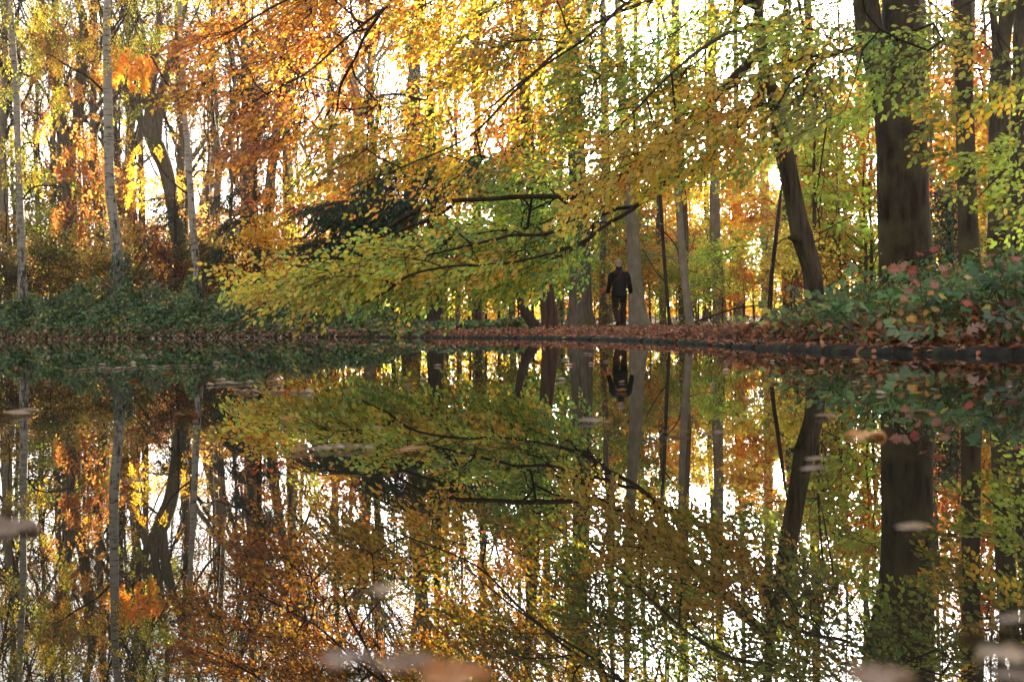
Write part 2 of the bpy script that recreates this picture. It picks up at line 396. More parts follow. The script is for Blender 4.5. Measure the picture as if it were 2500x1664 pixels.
# ------------------------------------------------------------------ the person walking away
def skin(name, verts, edges, radii, mat, parent, levels=2, root=0, smooth=True):
    me = bpy.data.meshes.new(name); me.from_pydata([tuple(v) for v in verts], edges, [])
    o = bpy.data.objects.new(name + '_build', me); COL.objects.link(o)
    sk = o.modifiers.new('skin', 'SKIN'); sk.use_smooth_shade = True; sk.branch_smoothing = .6
    for i, rr in enumerate(radii):
        sv = me.skin_vertices[0].data[i]; sv.radius = rr if isinstance(rr, tuple) else (rr, rr); sv.use_root = (i == root)
    sb = o.modifiers.new('sub', 'SUBSURF'); sb.levels = levels; sb.render_levels = levels
    dg = bpy.context.evaluated_depsgraph_get(); res = bpy.data.meshes.new_from_object(o.evaluated_get(dg)); res.name = name
    bpy.data.objects.remove(o); res.materials.clear()
    return link(name, res, mat, parent)

def chain(V, E, R, start, pts):
    k = start
    for p, rr in pts:
        V.append(p); R.append(rr); E.append((k, len(V) - 1)); k = len(V) - 1
    return k
pp = at_ground(1513, 32.7)
person = thing('person', 'person with short grey hair walking away along the bank, black jacket and brown trousers', 'person', (pp[0], pp[1], pp[2] + .01))
person.rotation_euler = (0, 0, math.radians(4))
M['skin'] = plain('skin', (.42, .25, .18), .55, .4, .12, 30); M['jacket'] = plain('black_jacket', (.0035, .0037, .004), .8, .15, .5, 14)
M['trouser'] = plain('brown_trousers', (.030, .009, .006), .9, .15, .35, 18); M['trouser_top'] = plain('dark_trouser_seat', (.004, .0035, .0035), .9, .2, .4, 16)
M['shoe'] = plain('dark_shoe', (.012, .011, .011), .6, .4, .4); M['hair'] = plain('grey_hair', (.25, .19, .145), .8, .3, .35, 60); M['strap'] = plain('red_strap', (.13, .014, .012), .8, .2, .2); M['sole'] = plain('shoe_sole', (.10, .09, .08), .8, .2, .3)
# joints: trailing left leg bent with its heel up, right leg planted
HIP, KN, AN = {-1: (-.095, 0, .92), 1: (.095, 0, .92)}, {-1: (-.105, .05, .505), 1: (.10, .05, .50)}, {-1: (-.085, -.24, .20), 1: (.095, .02, .085)}
TOE = {-1: (-.08, -.15, .045), 1: (.10, .16, .045)}
V = [(0, 0, .97)]; E = []; R = [(.11, .085)]
c = chain(V, E, R, 0, [((0, .01, 1.12), (.14, .10)), ((0, 0, 1.30), (.165, .115)), ((0, -.01, 1.43), (.12, .09))])
nk = chain(V, E, R, c, [((0, .0, 1.51), .056), ((0, .015, 1.565), .058), ((0, .028, 1.615), (.070, .082)), ((0, .03, 1.67), (.077, .096)), ((0, .025, 1.72), (.070, .088)), ((0, .02, 1.755), (.045, .055))])
for s in (-1, 1):
    w = chain(V, E, R, c, [((s * .15, -.015, 1.37), .05), ((s * .222, -.03, 1.25), .045), ((s * .258, -.045, 1.13), .046), ((s * .295, .0, 1.0), .040), ((s * .305, .045, .90), .030), ((s * .308, .06, .855), (.022, .040)), ((s * .308, .068, .82), (.018, .042))])
    k = w - 1
    for i, (dy, ln) in enumerate([(-.030, .066), (-.010, .076), (.012, .072), (.032, .058)]):
        chain(V, E, R, w, [((s * .309, .070 + dy, .795), .0095), ((s * (.305 - .004), .074 + dy * 1.05, .795 - ln * .5), .0088), ((s * .293, .080 + dy * 1.05, .795 - ln), .0078)])
    chain(V, E, R, k, [((s * .298, .098, .845), .012), ((s * .290, .115, .815), .0105), ((s * .285, .118, .790), .009)])
    h = HIP[s]; chain(V, E, R, 0, [(h, .060), ((np.array(h) * .5 + np.array(KN[s]) * .5), .055), (KN[s], .045), ((np.array(KN[s]) * .55 + np.array(AN[s]) * .45), .043), (AN[s], .034), (TOE[s], .032)])
body = skin('body', V, E, R, M['skin'], person, 2)
# ears, nose, and hair
def blob(name, ctr, rad, mat, parent, seg=12):
    v, f = [], []
    for i in range(seg // 2 + 1):
        a = math.pi * i / (seg // 2)
        for j in range(seg): b = 2 * math.pi * j / seg; v.append((ctr[0] + rad[0] * math.sin(a) * math.cos(b), ctr[1] + rad[1] * math.sin(a) * math.sin(b), ctr[2] + rad[2] * math.cos(a)))
    f = [(i * seg + j, i * seg + (j + 1) % seg, (i + 1) * seg + (j + 1) % seg, (i + 1) * seg + j) for i in range(seg // 2) for j in range(seg)]
    return link(name, new_mesh(name, v, faces=f, smooth=True), mat, parent)
for s in (-1, 1): blob('ear', (s * .081, .03, 1.652), (.012, .020, .033), M['skin'], body)
blob('nose', (0, .128, 1.645), (.014, .022, .024), M['skin'], body)
for s in (-1, 1): blob('eye', (s * .032, .112, 1.668), (.013, .010, .009), M['sole'], body)
blob('mouth', (0, .112, 1.605), (.026, .010, .007), M['strap'], body)
v, f = [], []                                            # cropped hair: a cap over the back and top of the skull
for i in range(9):
    a = i / 8 * 1.5
    for j in range(20):
        b = 2 * math.pi * j / 20; lim = 1.0 if math.sin(b) < .2 else .62; aa = a * lim
        v.append((.0855 * math.sin(aa) * math.cos(b), .026 + .104 * math.sin(aa) * math.sin(b), 1.672 + .104 * math.cos(aa)))
f = [(i * 20 + j, i * 20 + (j + 1) % 20, (i + 1) * 20 + (j + 1) % 20, (i + 1) * 20 + j) for i in range(8) for j in range(20)]
link('hair', new_mesh('hair', v, faces=f, smooth=True), M['hair'], person)
# jacket: body and sleeves in one garment
def loft(T, rings, sides=22):
    th = np.arange(sides) * 2 * math.pi / sides; v = []
    for (x, y, z, a, b) in rings:
        w = 1 + .025 * np.sin(5 * th + z * 19) + .02 * np.sin(3 * th - z * 31)
        v.append(np.column_stack([x + a * w * np.cos(th), y + b * w * np.sin(th), np.full(sides, z) + .008 * np.sin(2 * th + z * 9)]))
    n_ = len(rings); i = np.arange(n_ - 1)[:, None] * sides; j = np.arange(sides)[None]; k = (j + 1) % sides
    T.add_raw(np.concatenate(v), np.stack([i + j, i + k, i + sides + k, i + sides + j], -1).reshape(-1, 4))
T = Tubes()
loft(T, [(0, 0, .80, .15, .11), (0, 0, .785, .200, .150), (0, 0, .86, .198, .152), (0, .005, .96, .188, .145), (0, .01, 1.08, .183, .138), (0, .005, 1.20, .200, .142), (0, 0, 1.31, .214, .142), (0, -.005, 1.39, .205, .128), (0, -.01, 1.435, .168, .108), (0, -.005, 1.475, .108, .092), (0, 0, 1.51, .080, .082), (0, .005, 1.582, .073, .077), (0, .005, 1.584, .066, .07), (0, .005, 1.55, .06, .065)])
for s in (-1, 1):
    q = smooth_path([(s * .13, -.005, 1.385, .060), (s * .185, -.012, 1.375, .078), (s * .222, -.022, 1.30, .076), (s * .242, -.035, 1.20, .068), (s * .258, -.042, 1.12, .064), (s * .280, -.012, 1.02, .058), (s * .300, .03, .92, .050), (s * .302, .034, .905, .036)], 22)
    T.add(q[:, :3], q[:, 3], 12, .02)
T.build('jacket', M['jacket'], person)
T = Tubes(); T.add(np.array([(.10, .02, 1.52), (.085, -.085, 1.49), (.04, -.142, 1.41), (-.03, -.158, 1.32), (-.10, -.15, 1.24), (-.165, -.10, 1.17), (-.19, -.01, 1.12)]), np.full(7, .008), 6); T.build('strap', M['strap'], person)
# trousers: dark seat, brown legs
T = Tubes(); loft(T, [(0, 0, .99, .165, .125), (0, 0, .92, .176, .138), (0, -.005, .85, .178, .142), (0, -.005, .80, .172, .135), (0, 0, .765, .10, .09)])
for s in (-1, 1):
    h, k_ = np.array(HIP[s]), np.array(KN[s]); q = np.array([h + (k_ - h) * t for t in (0, .2, .4, .56, .60)]); T.add(q, [.090, .096, .092, .088, .080], 14, .02)
T.build('trouser_seat', M['trouser_top'], person)
for s in (-1, 1):
    h, k_, a_ = np.array(HIP[s]), np.array(KN[s]), np.array(AN[s])
    q = smooth_path([(*(h + (k_ - h) * .5), .082), (*(h + (k_ - h) * .8), .080), (*k_, .077), (*(k_ + (a_ - k_) * .3), .078), (*(k_ + (a_ - k_) * .7), .073), (*(k_ + (a_ - k_) * .97), .070), (*(k_ + (a_ - k_) * 1.0), .05)], 26)
    T = Tubes(); T.add(q[:, :3], q[:, 3], 14, .03); T.build('trouser_leg', M['trouser'], person)
    t_ = np.array(TOE[s]); d_ = unit(t_ - a_); V = [a_ - d_ * .03 + (np.array([0, -.055, -.02]) if s > 0 else np.array([0, -.03, .0]))]; E = []; R = [.050]
    chain(V, E, R, 0, [(a_ * .6 + t_ * .4, .058), (t_, (.052, .044)), (t_ + d_ * .045, (.040, .032))])
    skin('shoe', V, E, R, M['shoe'], person, 2)
# ------------------------------------------------------------------ sprays, limbs and crowns
def spray_template(r, L=.78, leaf=.072, step=.085):
    """a flat fan of twigs with alternate leaves: x along, y across, z out of the fan"""
    tw, lp, la = [], [], []
    def twig(p, d, l, rad):
        n = max(3, int(l / .07)); t = np.linspace(0, 1, n)
        bend = r.uniform(-.18, .18)
        side = np.array([-d[1], d[0], 0])
        pts = p + d * (t * l)[:, None] + side * (bend * l * t ** 2)[:, None]
        pts[:, 2] -= .10 * l * t ** 2 + r.normal(0, .008, n)
        tw.append((pts, np.linspace(rad, rad * .45, n))); return pts
    main = twig(np.zeros(3), np.array([1.0, 0, 0]), L, .0042)
    def leaves(pts, l, start):
        k = max(1, int(l * (1 - start) / .042)); sg = 1
        for i in range(k):
            t = start + (1 - start) * (i + .6) / k * .96; f = t * (len(pts) - 1); a = min(int(f), len(pts) - 2)
            q = pts[a] + (pts[a + 1] - pts[a]) * (f - a); d = unit(pts[a + 1] - pts[a])
            sd = np.array([-d[1], d[0], 0]) * sg; sg = -sg
            th = r.uniform(.6, 1.0); lp.append(q); la.append(d * math.cos(th) + sd * math.sin(th))
        lp.append(pts[-1]); la.append(unit(pts[-1] - pts[-2]))
    leaves(main, L, .35)
    x, sg = .10 * L, 1
    while x < .9 * L:
        f = x / L * (len(main) - 1); a = min(int(f), len(main) - 2); q = main[a] + (main[a + 1] - main[a]) * (f - a)
        l = (.36 * (1 - x / L) + .10) * L * r.uniform(.7, 1.2); th = r.uniform(.5, .8)
        pts = twig(q, np.array([math.cos(th), sg * math.sin(th), 0]), l, .0026); leaves(pts, l, .12)
        sg = -sg; x += step * r.uniform(.75, 1.2)
    T = Tubes()
    for p, rd in tw: T.add(p, rd, 3)
    return np.concatenate(T.v), np.concatenate(T.q), np.array(lp), np.array(la)

_r = np.random.RandomState(3)
SPRAYS = [spray_template(_r) for _ in range(7)]

def place_sprays(base, axis_, nrm, scale, which):
    """-> twig verts/quads and leaf pos/axis/normal/spray index"""
    V, Q, P, A, N, I, off = [], [], [], [], [], [], 0
    ax = unit(axis_); sd = unit(np.cross(nrm, ax)); nr = np.cross(ax, sd)
    for k, (tv, tq, lp, la) in enumerate(SPRAYS):
        idx = np.where(which == k)[0]
        if not len(idx): continue
        R = np.stack([ax[idx], sd[idx], nr[idx]], -1) * scale[idx, None, None]       # columns
        v = np.einsum('nij,kj->nki', R, tv) + base[idx][:, None]
        V.append(v.reshape(-1, 3)); Q.append((np.arange(len(idx))[:, None, None] * len(tv) + tq[None] + off).reshape(-1, 4)); off += len(idx) * len(tv)
        P.append((np.einsum('nij,kj->nki', R, lp) + base[idx][:, None]).reshape(-1, 3))
        A.append(np.einsum('nij,kj->nki', R, la).reshape(-1, 3)); m_ = len(lp)
        N.append(np.repeat(nr[idx], m_, 0)); I.append(np.repeat(idx, m_))
    return np.concatenate(V), np.concatenate(Q), np.concatenate(P), unit(np.concatenate(A)), np.concatenate(N), np.concatenate(I)

def attach(nodes_, targets, flow=None, back=1.2, sag=.06, step=.22, r0=.0036, r=None):
    """joins every target to the nearest limb or earlier branch; -> polylines with radii"""
    r = r or rng
    P = [np.asarray(x, float) for x in nodes_]; par = [-1] * len(P); cnt = [0] * len(P)
    arr = np.array(P); d0 = np.array([np.linalg.norm(arr - t, axis=1).min() for t in targets])
    ends = []; buf = np.empty((len(P) + len(targets) * 26, 3)); buf[:len(P)] = arr; n = len(P); chains = []
    for ti in np.argsort(d0):
        t = targets[ti]; v = t - buf[:n]; d = np.linalg.norm(v, axis=1); c = d.copy()
        if flow is not None: c += back * np.clip(-(v @ flow) + .25 * d, 0, None)
        k = int(np.argmin(c)); a = buf[k].copy(); m_ = int(np.clip(d[k] / step, 1, 22))
        f = np.linspace(0, 1, m_ + 1)[1:, None]
        if flow is not None:      # leaves its parent along the drift of the bough, then bends to its end
            cp = a + (.45 * flow + .35 * (t - a) / max(d[k], 1e-6) + np.array([0, 0, .12])) * d[k] * .62
            pts = a * (1 - f) ** 2 + 2 * cp * f * (1 - f) + t * f * f
        else: pts = a + (t - a) * f
        pts[:, 2] += sag * d[k] * np.sin(f[:, 0] * math.pi)
        pts[:-1] += r.normal(0, .010 * min(d[k], 1.2), (m_, 3))[:-1]
        ids = list(range(n, n + m_)); buf[n:n + m_] = pts; par += [k] + ids[:-1]; cnt += [0] * m_; n += m_
        chains.append((k, ids)); ends.append(ids[-1])
    for e_ in ends:
        i = e_
        while i >= 0: cnt[i] += 1; i = par[i]
    lines = []
    for k, ids in chains:
        full = [k] + ids; rr = [r0 * cnt[ids[0]] ** .36] + [r0 * cnt[i] ** .36 for i in ids]
        lines.append((buf[full].copy(), np.array(rr) + .0012))
    dirs = {}
    for (k, ids), ti in zip(chains, np.argsort(d0)):
        j = ids[-2] if len(ids) > 1 else k; dirs[ti] = buf[ids[-1]] - buf[j]
    return lines, unit(np.array([dirs[i] for i in range(len(targets))]) + 1e-6)

def in_poly(px, py, poly):
    poly = np.asarray(poly, float); a, b = poly, np.roll(poly, -1, 0); x, y = np.asarray(px)[:, None], np.asarray(py)[:, None]
    c = ((a[:, 1] > y) != (b[:, 1] > y)) & (x < (b[:, 0] - a[:, 0]) * (y - a[:, 1]) / (b[:, 1] - a[:, 1] + 1e-9) + a[:, 0])
    return c.sum(1) % 2 == 1

HOLES = [(975, 150, 45, 55), (700, 395, 50, 26), (880, 185, 26, 34), (1105, 335, 34, 20), (1320, 210, 18, 36), (800, 350, 20, 16), (1490, 25, 24, 30), (560, 330, 30, 18)]   # openings in the bough
def sample_poly(poly, n, r, clump=0.0):
    poly = np.asarray(poly, float); lo, hi = poly.min(0), poly.max(0); out = np.zeros((0, 2))
    while len(out) < n:
        p = lo + (hi - lo) * r.rand(n * 3, 2); p = p[in_poly(p[:, 0], p[:, 1], poly)]
        if clump:      # thins the spread into clumps and gaps that run with the sprays
            u = p[:, 0] * .8 - p[:, 1] * .45; w = p[:, 0] * .45 + p[:, 1] * .85
            f = .5 + .32 * np.sin(w / 15 + 1.9 * np.sin(u / 120 + 1) + .8 * np.sin(u / 47)) + .26 * np.sin(u / 62 + 2.2 * np.sin(w / 70))
            f = np.clip((f - .28) / .4, 0, 1)
            p = p[r.rand(len(p)) > clump * (1 - f)]
            for hx_, hy_, ha, hb_ in HOLES: p = p[((p[:, 0] - hx_) / (ha + 26)) ** 2 + ((p[:, 1] - hy_) / (hb_ + 14)) ** 2 > 1]
        out = np.vstack([out, p])
    return out[:n]

def trunk(T, path, d, sides=14, lump=.03, flare=0.0, n=None, dd=None, base_z=None):
    """adds a tube that follows rows of (px, py, width in px) at depth d; -> points, radii"""
    path = np.asarray(path, float); q = smooth_path(path, n or max(8, len(path) * 5))
    dep = np.full(len(q), float(d)) if dd is None else np.interp(np.linspace(0, 1, len(q)), np.linspace(0, 1, len(dd)), dd)
    P = np.array([at(a, b, c) for a, b, c in zip(q[:, 0], q[:, 1], dep)]); R = q[:, 2] * dep / F / 2
    if base_z is not None:
        x = P[0] + (P[0] - P[1]) / max(abs(P[0][2] - P[1][2]), .05) * max(P[0][2] - base_z, 0.02); x[2] = base_z - .25
        P = np.vstack([x, P]); R = np.concatenate([[R[0] * 1.04], R])
    if flare:
        h = P[:, 2] - P[:, 2].min(); R = R * (1 + flare * np.exp(-h / (R[0] * 2.2)))
    T.add(P, R, sides, lump); return P, R

LEAF_MESH = {}
def leaf_unit(kind='oval'):
    if kind not in LEAF_MESH:
        if kind == 'oval':
            v = np.array([[0, 0, 0], [.14, .14, .02], [.36, .30, .05], [.66, .28, .05], [.87, .14, .01], [1, 0, -.06],
                          [.87, -.14, .01], [.66, -.28, .05], [.36, -.30, .05], [.14, -.14, .02], [.36, 0, -.01], [.66, 0, -.02]])
            fs = [(0, 1, 2, 10), (10, 2, 3, 11), (11, 3, 4, 5), (0, 10, 8, 9), (10, 11, 7, 8), (11, 5, 6, 7)]
            stalk = np.array([[-.16, 0, .02], [0, .012, 0], [0, -.012, 0]]); v = np.vstack([v, stalk]); fs.append((12, 13, 14))
        elif kind == 'lobed':                      # oak or maple like, with pointed lobes
            half = [(0, .02), (.10, .05), (.16, .22), (.24, .30), (.30, .20), (.38, .31), (.47, .41), (.51, .26), (.60, .33), (.69, .33), (.72, .20), (.82, .18), (.90, .09)]
            up = [(x, y, .10 * y + .05 * math.sin(9 * x)) for x, y in half]; dn = [(x, -y, .12 * y + .05 * math.sin(9 * x + .7)) for x, y in half]
            v = up + [(1, 0, -.10)] + dn[::-1]; k = len(v); mid = [(.0, 0, 0), (.3, 0, -.02), (.5, 0, -.03), (.7, 0, -.05)]
            v = np.array(v + mid); h = len(half); fs = []
            near = [k + min(3, int(x * 5)) for x, _ in half]
            for i in range(h - 1):
                a, b = near[i], near[i + 1]
                fs.append((i, i + 1, b) if a == b else (i, i + 1, b, a))
                i2, j2 = 2 * h - i, 2 * h - i - 1
                fs.append((j2, i2, a) if a == b else (j2, i2, a, b))
            fs += [(h - 1, h, near[-1]), (h, h + 1, near[-1])]
            v = np.vstack([v, [[-.3, 0, .03], [0, .014, 0], [0, -.014, 0]]]); fs.append((len(v) - 3, len(v) - 2, len(v) - 1))
        elif kind == 'curled':                     # a dry leaf whose rims stand up
            v, fs = [], []
            for i in range(7):
                x = i / 6; w = .30 * math.sin(math.pi * min(1, .06 + x * .94)) ** .7
                for j in range(5):
                    y = (j - 2) / 2; v.append((x, y * w, .22 * w * y * y * (1 + .5 * math.sin(5 * x)) + .10 * (x - .5) ** 2 * 2 - .02))
            fs = [(i * 5 + j, (i + 1) * 5 + j, (i + 1) * 5 + j + 1, i * 5 + j + 1) for i in range(6) for j in range(4)]
            v = np.vstack([np.array(v), [[-.25, .02, .05], [.02, .012, .02], [.02, -.012, .02]]]); fs.append((35, 36, 37))
        elif kind == 'bramble':                    # toothed oval leaflet
            ed = [(.0, .0), (.10, .16), (.16, .17), (.26, .30), (.33, .29), (.46, .35), (.53, .32), (.66, .29), (.72, .24), (.84, .15), (.9, .1)]
            v = [(x, y, .10 * y) for x, y in ed] + [(1.04, 0, -.06)] + [(x, -y, .10 * y) for x, y in ed[1:]][::-1] + [(.33, 0, -.015), (.66, 0, -.03)]
            e_ = len(ed); c0, c1 = len(v) - 2, len(v) - 1; n_ = c0
            fs = [tuple([0] + list(range(1, 5)) + [c0]), tuple([c0] + list(range(4, 8)) + [c1]), tuple([c1] + list(range(7, e_ + 1)))]
            r_ = [0] + list(range(n_ - 1, e_, -1))
            fs += [tuple([c0] + r_[1:5][::-1] + [0]), tuple([c1] + r_[4:8][::-1] + [c0]), tuple([e_] + r_[7:][::-1] + [c1])]
            v = np.vstack([np.array(v), [[-.12, 0, .02], [0, .012, 0], [0, -.012, 0]]]); k = len(v); fs.append((k - 3, k - 2, k - 1))
        v = np.array(v, float)
        LEAF_MESH[kind] = new_mesh(kind + '_leaf', v, faces=fs, cols=np.ones((len(v), 3)))
    return LEAF_MESH[kind]

LEAF_COPIES = {}
def single_leaf(name, kind, mat, pos, ax, nr, size, col, parent=None, base=(0, 0, 0), zs=1.0):
    key = (kind, mat)
    if key not in LEAF_COPIES:
        me = leaf_unit(kind).copy(); me.materials.append(M[mat]); LEAF_COPIES[key] = me
    o = bpy.data.objects.new(name, LEAF_COPIES[key]); COL.objects.link(o)
    if parent is not None: o.parent = parent
    ax = unit(ax); sd = unit(np.cross(nr, ax)); nr = np.cross(ax, sd) * zs; p = np.asarray(pos) - np.asarray(base); s = float(size)
    o.matrix_basis = Matrix(((ax[0] * s, sd[0] * s, nr[0] * s, p[0]), (ax[1] * s, sd[1] * s, nr[1] * s, p[1]), (ax[2] * s, sd[2] * s, nr[2] * s, p[2]), (0, 0, 0, 1)))
    o.color = (*[float(c) for c in col], 1)
    return o

# leaf colours
RUST, RED, ORANGE, AMBER, GOLD = (.34, .10, .022), (.45, .07, .02), (.56, .19, .025), (.62, .30, .025), (.68, .43, .035)
YELLOW, LIME, OLIVE, GREEN, DKGREEN, BROWN = (.62, .50, .05), (.36, .46, .06), (.20, .22, .03), (.16, .31, .07), (.04, .085, .035), (.16, .075, .035)
PINKB = (.42, .24, .16)

def pal_mix(pal, wts, n, r, jit=.16):
    pal = np.array(pal, float); wts = np.array(wts, float); wts /= wts.sum()
    c = pal[r.choice(len(pal), n, p=wts)]
    c = c * (1 + r.normal(0, jit, (n, 1))) * (1 + r.normal(0, .06, (n, 3)))
    return np.clip(c, .008, .9)

def foliage(root, base, zones, limb_nodes, flow, mat='leaf', twig_mat='twig', singles=0, r=None, leaf=.072, tilt=(.55, -.75), sag=.05, jitter=.42, tmpl=OVAL, tq=OVAL_Q, r0=.0036, step=.22, drop_sun=True, sun_gap=16):
    """grows sprays through zones given as (polygon in px, count, depth range, [colours], [weights], scale, clump)"""
    r = r or rng; tg, sc, zi = [], [], []
    for k, (poly, n_, dr, pal, w, s, cl) in enumerate(zones):
        q = sample_poly(poly, n_, r, cl); dep = r.uniform(dr[0], dr[1], n_)
        tg += [at(a, b, c) for (a, b), c in zip(q, dep)]; sc += list(s * r.uniform(.75, 1.25, n_)); zi += [k] * n_
    tg, sc, zi = np.array(tg), np.array(sc), np.array(zi); ok = tg[:, 2] > .42; tg, sc, zi = tg[ok], sc[ok], zi[ok]
    tg = tg - flow * (.36 * sc)[:, None]
    lines, dirs = attach(limb_nodes, tg, flow, sag=sag, r=r, r0=r0, step=step)
    T = Tubes()
    for p, rd in lines: T.add(p, rd, 4 if rd[0] > .008 else 3)
    br = T.build('branches', M[twig_mat], root, base); br['kind'] = 'stuff'
    n_ = len(tg); ax = unit(.45 * dirs + .85 * flow + r.normal(0, .20, (n_, 3)))
    nr = unit(np.array([0, tilt[1], tilt[0]]) + r.normal(0, .30, (n_, 3)))
    tv, tqd, lp, la, ln, li = place_sprays(tg, ax, nr, sc, r.randint(0, len(SPRAYS), n_))
    keep = (r.rand(len(lp)) > .06) & (lp[:, 2] > .16)
    px, py = project(lp)
    if drop_sun: keep &= np.hypot(px - 1894, py - 433) > sun_gap         # the gap the sun looks through
    lp, la, ln, li = lp[keep], la[keep], ln[keep], li[keep]
    N = len(lp); la = unit(la + .55 * flow + r.normal(0, .22, (N, 3)) + np.array([0, 0, -.12])); ln = unit(ln + r.normal(0, jitter, (N, 3)))
    size = leaf * r.uniform(.62, 1.28, N); cols = np.empty((N, 3))
    spray_shift = r.normal(0, 1, (n_, 1))
    for k, z in enumerate(zones):
        m_ = zi[li] == k
        if m_.any():
            # sprays differ in how far they have turned; leaves vary a little within one
            pal, w = np.array(z[3], float), np.array(z[4], float); w = w / w.sum()
            sp = r.choice(len(pal), n_, p=w); own = r.choice(len(pal), m_.sum(), p=w)
            pick = np.where(r.rand(m_.sum()) < .62, sp[li[m_]], own); cols[m_] = pal[pick]
    cols = np.clip(cols * (1 + .14 * spray_shift[li]) * (1 + r.normal(0, .15, (N, 1))) * (1 + r.normal(0, .05, (N, 3))), .008, .9)
    link('twigs', new_mesh('twigs', tv - np.asarray(base), quads=tqd), M[twig_mat], root, kind='stuff')
    own = np.zeros(N, bool)
    if singles:
        big = size / lp[:, 1]; px, py = project(lp); big[(px < 0) | (px > 2500) | (py < 0)] = 0
        own[np.argsort(-big)[:singles]] = True
        for i in np.where(own)[0]: single_leaf('leaf', 'oval', mat, lp[i], la[i], ln[i], size[i], cols[i], root, base)
    o = ~own
    leaf_object('crown', lp[o], la[o], ln[o], size[o], tmpl, tq, cols[o], M[mat], root, base)
    return N

def nodes_along(P, step=.25):
    P = np.asarray(P); s = np.concatenate([[0], np.cumsum(np.linalg.norm(np.diff(P, axis=0), axis=1))]); t = np.arange(0, s[-1] + 1e-6, step)
    return np.column_stack([np.interp(t, s, P[:, i]) for i in range(3)])

# ------------------------------------------------------------------ generic grown trees for the wood behind
def grow(r, H, r_base, first=.35, limbs=9, angle=(.5, .95), reach=.34, up=.35, depth=2, lean=.03):
    """-> list of (points, radii) and the outer points that carry leaves"""
    lines, tips = [], []
    n = 14; t = np.linspace(0, 1, n); w = np.cumsum(r.normal(0, lean * .6, (n, 2)), 0) * H * .12
    P = np.column_stack([w[:, 0] - w[0, 0], w[:, 1] - w[0, 1], t * H]); R = r_base * (1 - .82 * t ** 1.1); P[0, 2] = -.3
    lines.append((P, R))
    def limb(p, d, l, rad, lev):
        m_ = 7; q = [p]; dd = d.copy()
        for i in range(m_ - 1):
            dd = unit(dd + r.normal(0, .16, 3) + np.array([0, 0, up * .16 if lev < 2 else -.02])); q.append(q[-1] + dd * l / (m_ - 1))
        q = np.array(q); lines.append((q, np.linspace(rad, rad * .3, m_)))
        if lev >= depth:
            for i in (3, 4, 5, 6): tips.append(q[i])
            return
        k = r.randint(3, 6)
        for i in range(k):
            f = r.uniform(.3, 1) * (m_ - 1); a = min(int(f), m_ - 2); b = q[a] + (q[a + 1] - q[a]) * (f - a)
            nd = unit(unit(q[a + 1] - q[a]) + r.normal(0, .6, 3)); limb(b, nd, l * r.uniform(.4, .62), rad * .5, lev + 1)
        tips.append(q[-1]); tips.append(q[-2])
    for i in range(limbs):
        f = (first + (1 - first) * (i + r.rand() * .7) / limbs) * (n - 1); a = min(int(f), n - 2); b = P[a] + (P[a + 1] - P[a]) * (f - a)
        th = r.rand() * 6.283; an = r.uniform(*angle); hfr = f / (n - 1)
        d = np.array([math.cos(th) * math.sin(an), math.sin(th) * math.sin(an), math.cos(an)])
        limb(b, d, H * reach * (1.15 - .75 * hfr) * r.uniform(.75, 1.2), R[a] * .52, 1)
    return lines, np.array(tips)

def clumps(r, tips, per, spread, size, flat=.5, tmpl=KITE, tq=KITE_Q, bias=(0, -.4, .6), jit=.7, drop=.0):
    tips = tips[r.rand(len(tips)) >= drop]; N = len(tips) * per; c = np.repeat(tips, per, 0)
    off = r.normal(0, 1, (N, 3)) * spread; off[:, 2] *= flat; off[:, 2] -= .1 * spread
    ax = unit(off * np.array([1, 1, .3]) + r.normal(0, spread * .6, (N, 3)) + np.array([0, 0, -.15 * spread])); nr = unit(np.array(bias) + r.normal(0, jit, (N, 3)))
    val = np.repeat(1 + r.normal(0, .18, len(tips)), per)[:, None] * (1 + r.normal(0, .2, (N, 1)))
    hue = 1 + np.repeat(r.normal(0, .10, (len(tips), 3)), per, 0) * np.array([.4, 1.5, .6]) + r.normal(0, .10, (N, 3)) * np.array([.5, 1.4, .8])
    return leaf_arrays(c + off, ax, nr, size * r.uniform(.6, 1.3, N), tmpl, tq, np.clip(val * hue, .15, 2.2))

def copy_tree(root, loc, rotz, scale, tint, label, cat, group):
    o = root.copy(); COL.objects.link(o); o.location = loc; o.rotation_euler = (0, 0, rotz); o.scale = (scale,) * 3
    tag(o, label, cat, group)
    for ch in root.children:
        c = ch.copy(); COL.objects.link(c); c.parent = o
        if c.name.startswith('crown'): c.color = (*tint, 1)
    return o
# ------------------------------------------------------------------ the trees one can tell apart
S1 = lambda pts, w=1.0: [(a * .5421, b * .5421, c * .5421 * w) for a, b, c in pts]            # read off an enlarged quarter
S2 = lambda pts, w=1.0: [(1200 + a * .5421, b * .5421, c * .5421 * w) for a, b, c in pts]
S3 = lambda pts, w=1.0: [(1800 + a * .5738, b * .5738, c * .5738 * w) for a, b, c in pts]
FLOW = unit(np.array([-.82, -.05, -.40]))

tk_of = {}
def tree(name, label, cat, d, main, stems=(), mat='oak', sides=14, lump=.03, flare=.35, group=None, stem_sides=8, thin=()):
    """a tree: root at the foot, trunk, one limb mesh for each named stem; -> root, base point, limb nodes"""
    b = at(main[0][0], main[0][1], d); base = np.array([b[0], d, gz(b[0], d)])
    root = thing(name, label, cat, base, group)
    T = Tubes(); P, R = trunk(T, main, d, sides, lump, flare, base_z=base[2]); tk = T.build('trunk', M[mat], root, base); tk_of[root.name] = tk
    nd = [nodes_along(P[2:])]
    for st in stems:
        T = Tubes(); P, R = trunk(T, st[0], d, stem_sides, lump * .8, 0, dd=st[1] if len(st) > 1 else None); T.build('limb', M['twig' if mat == 'birch' else mat], tk, base); nd.append(nodes_along(P))
    return root, base, np.concatenate(nd)

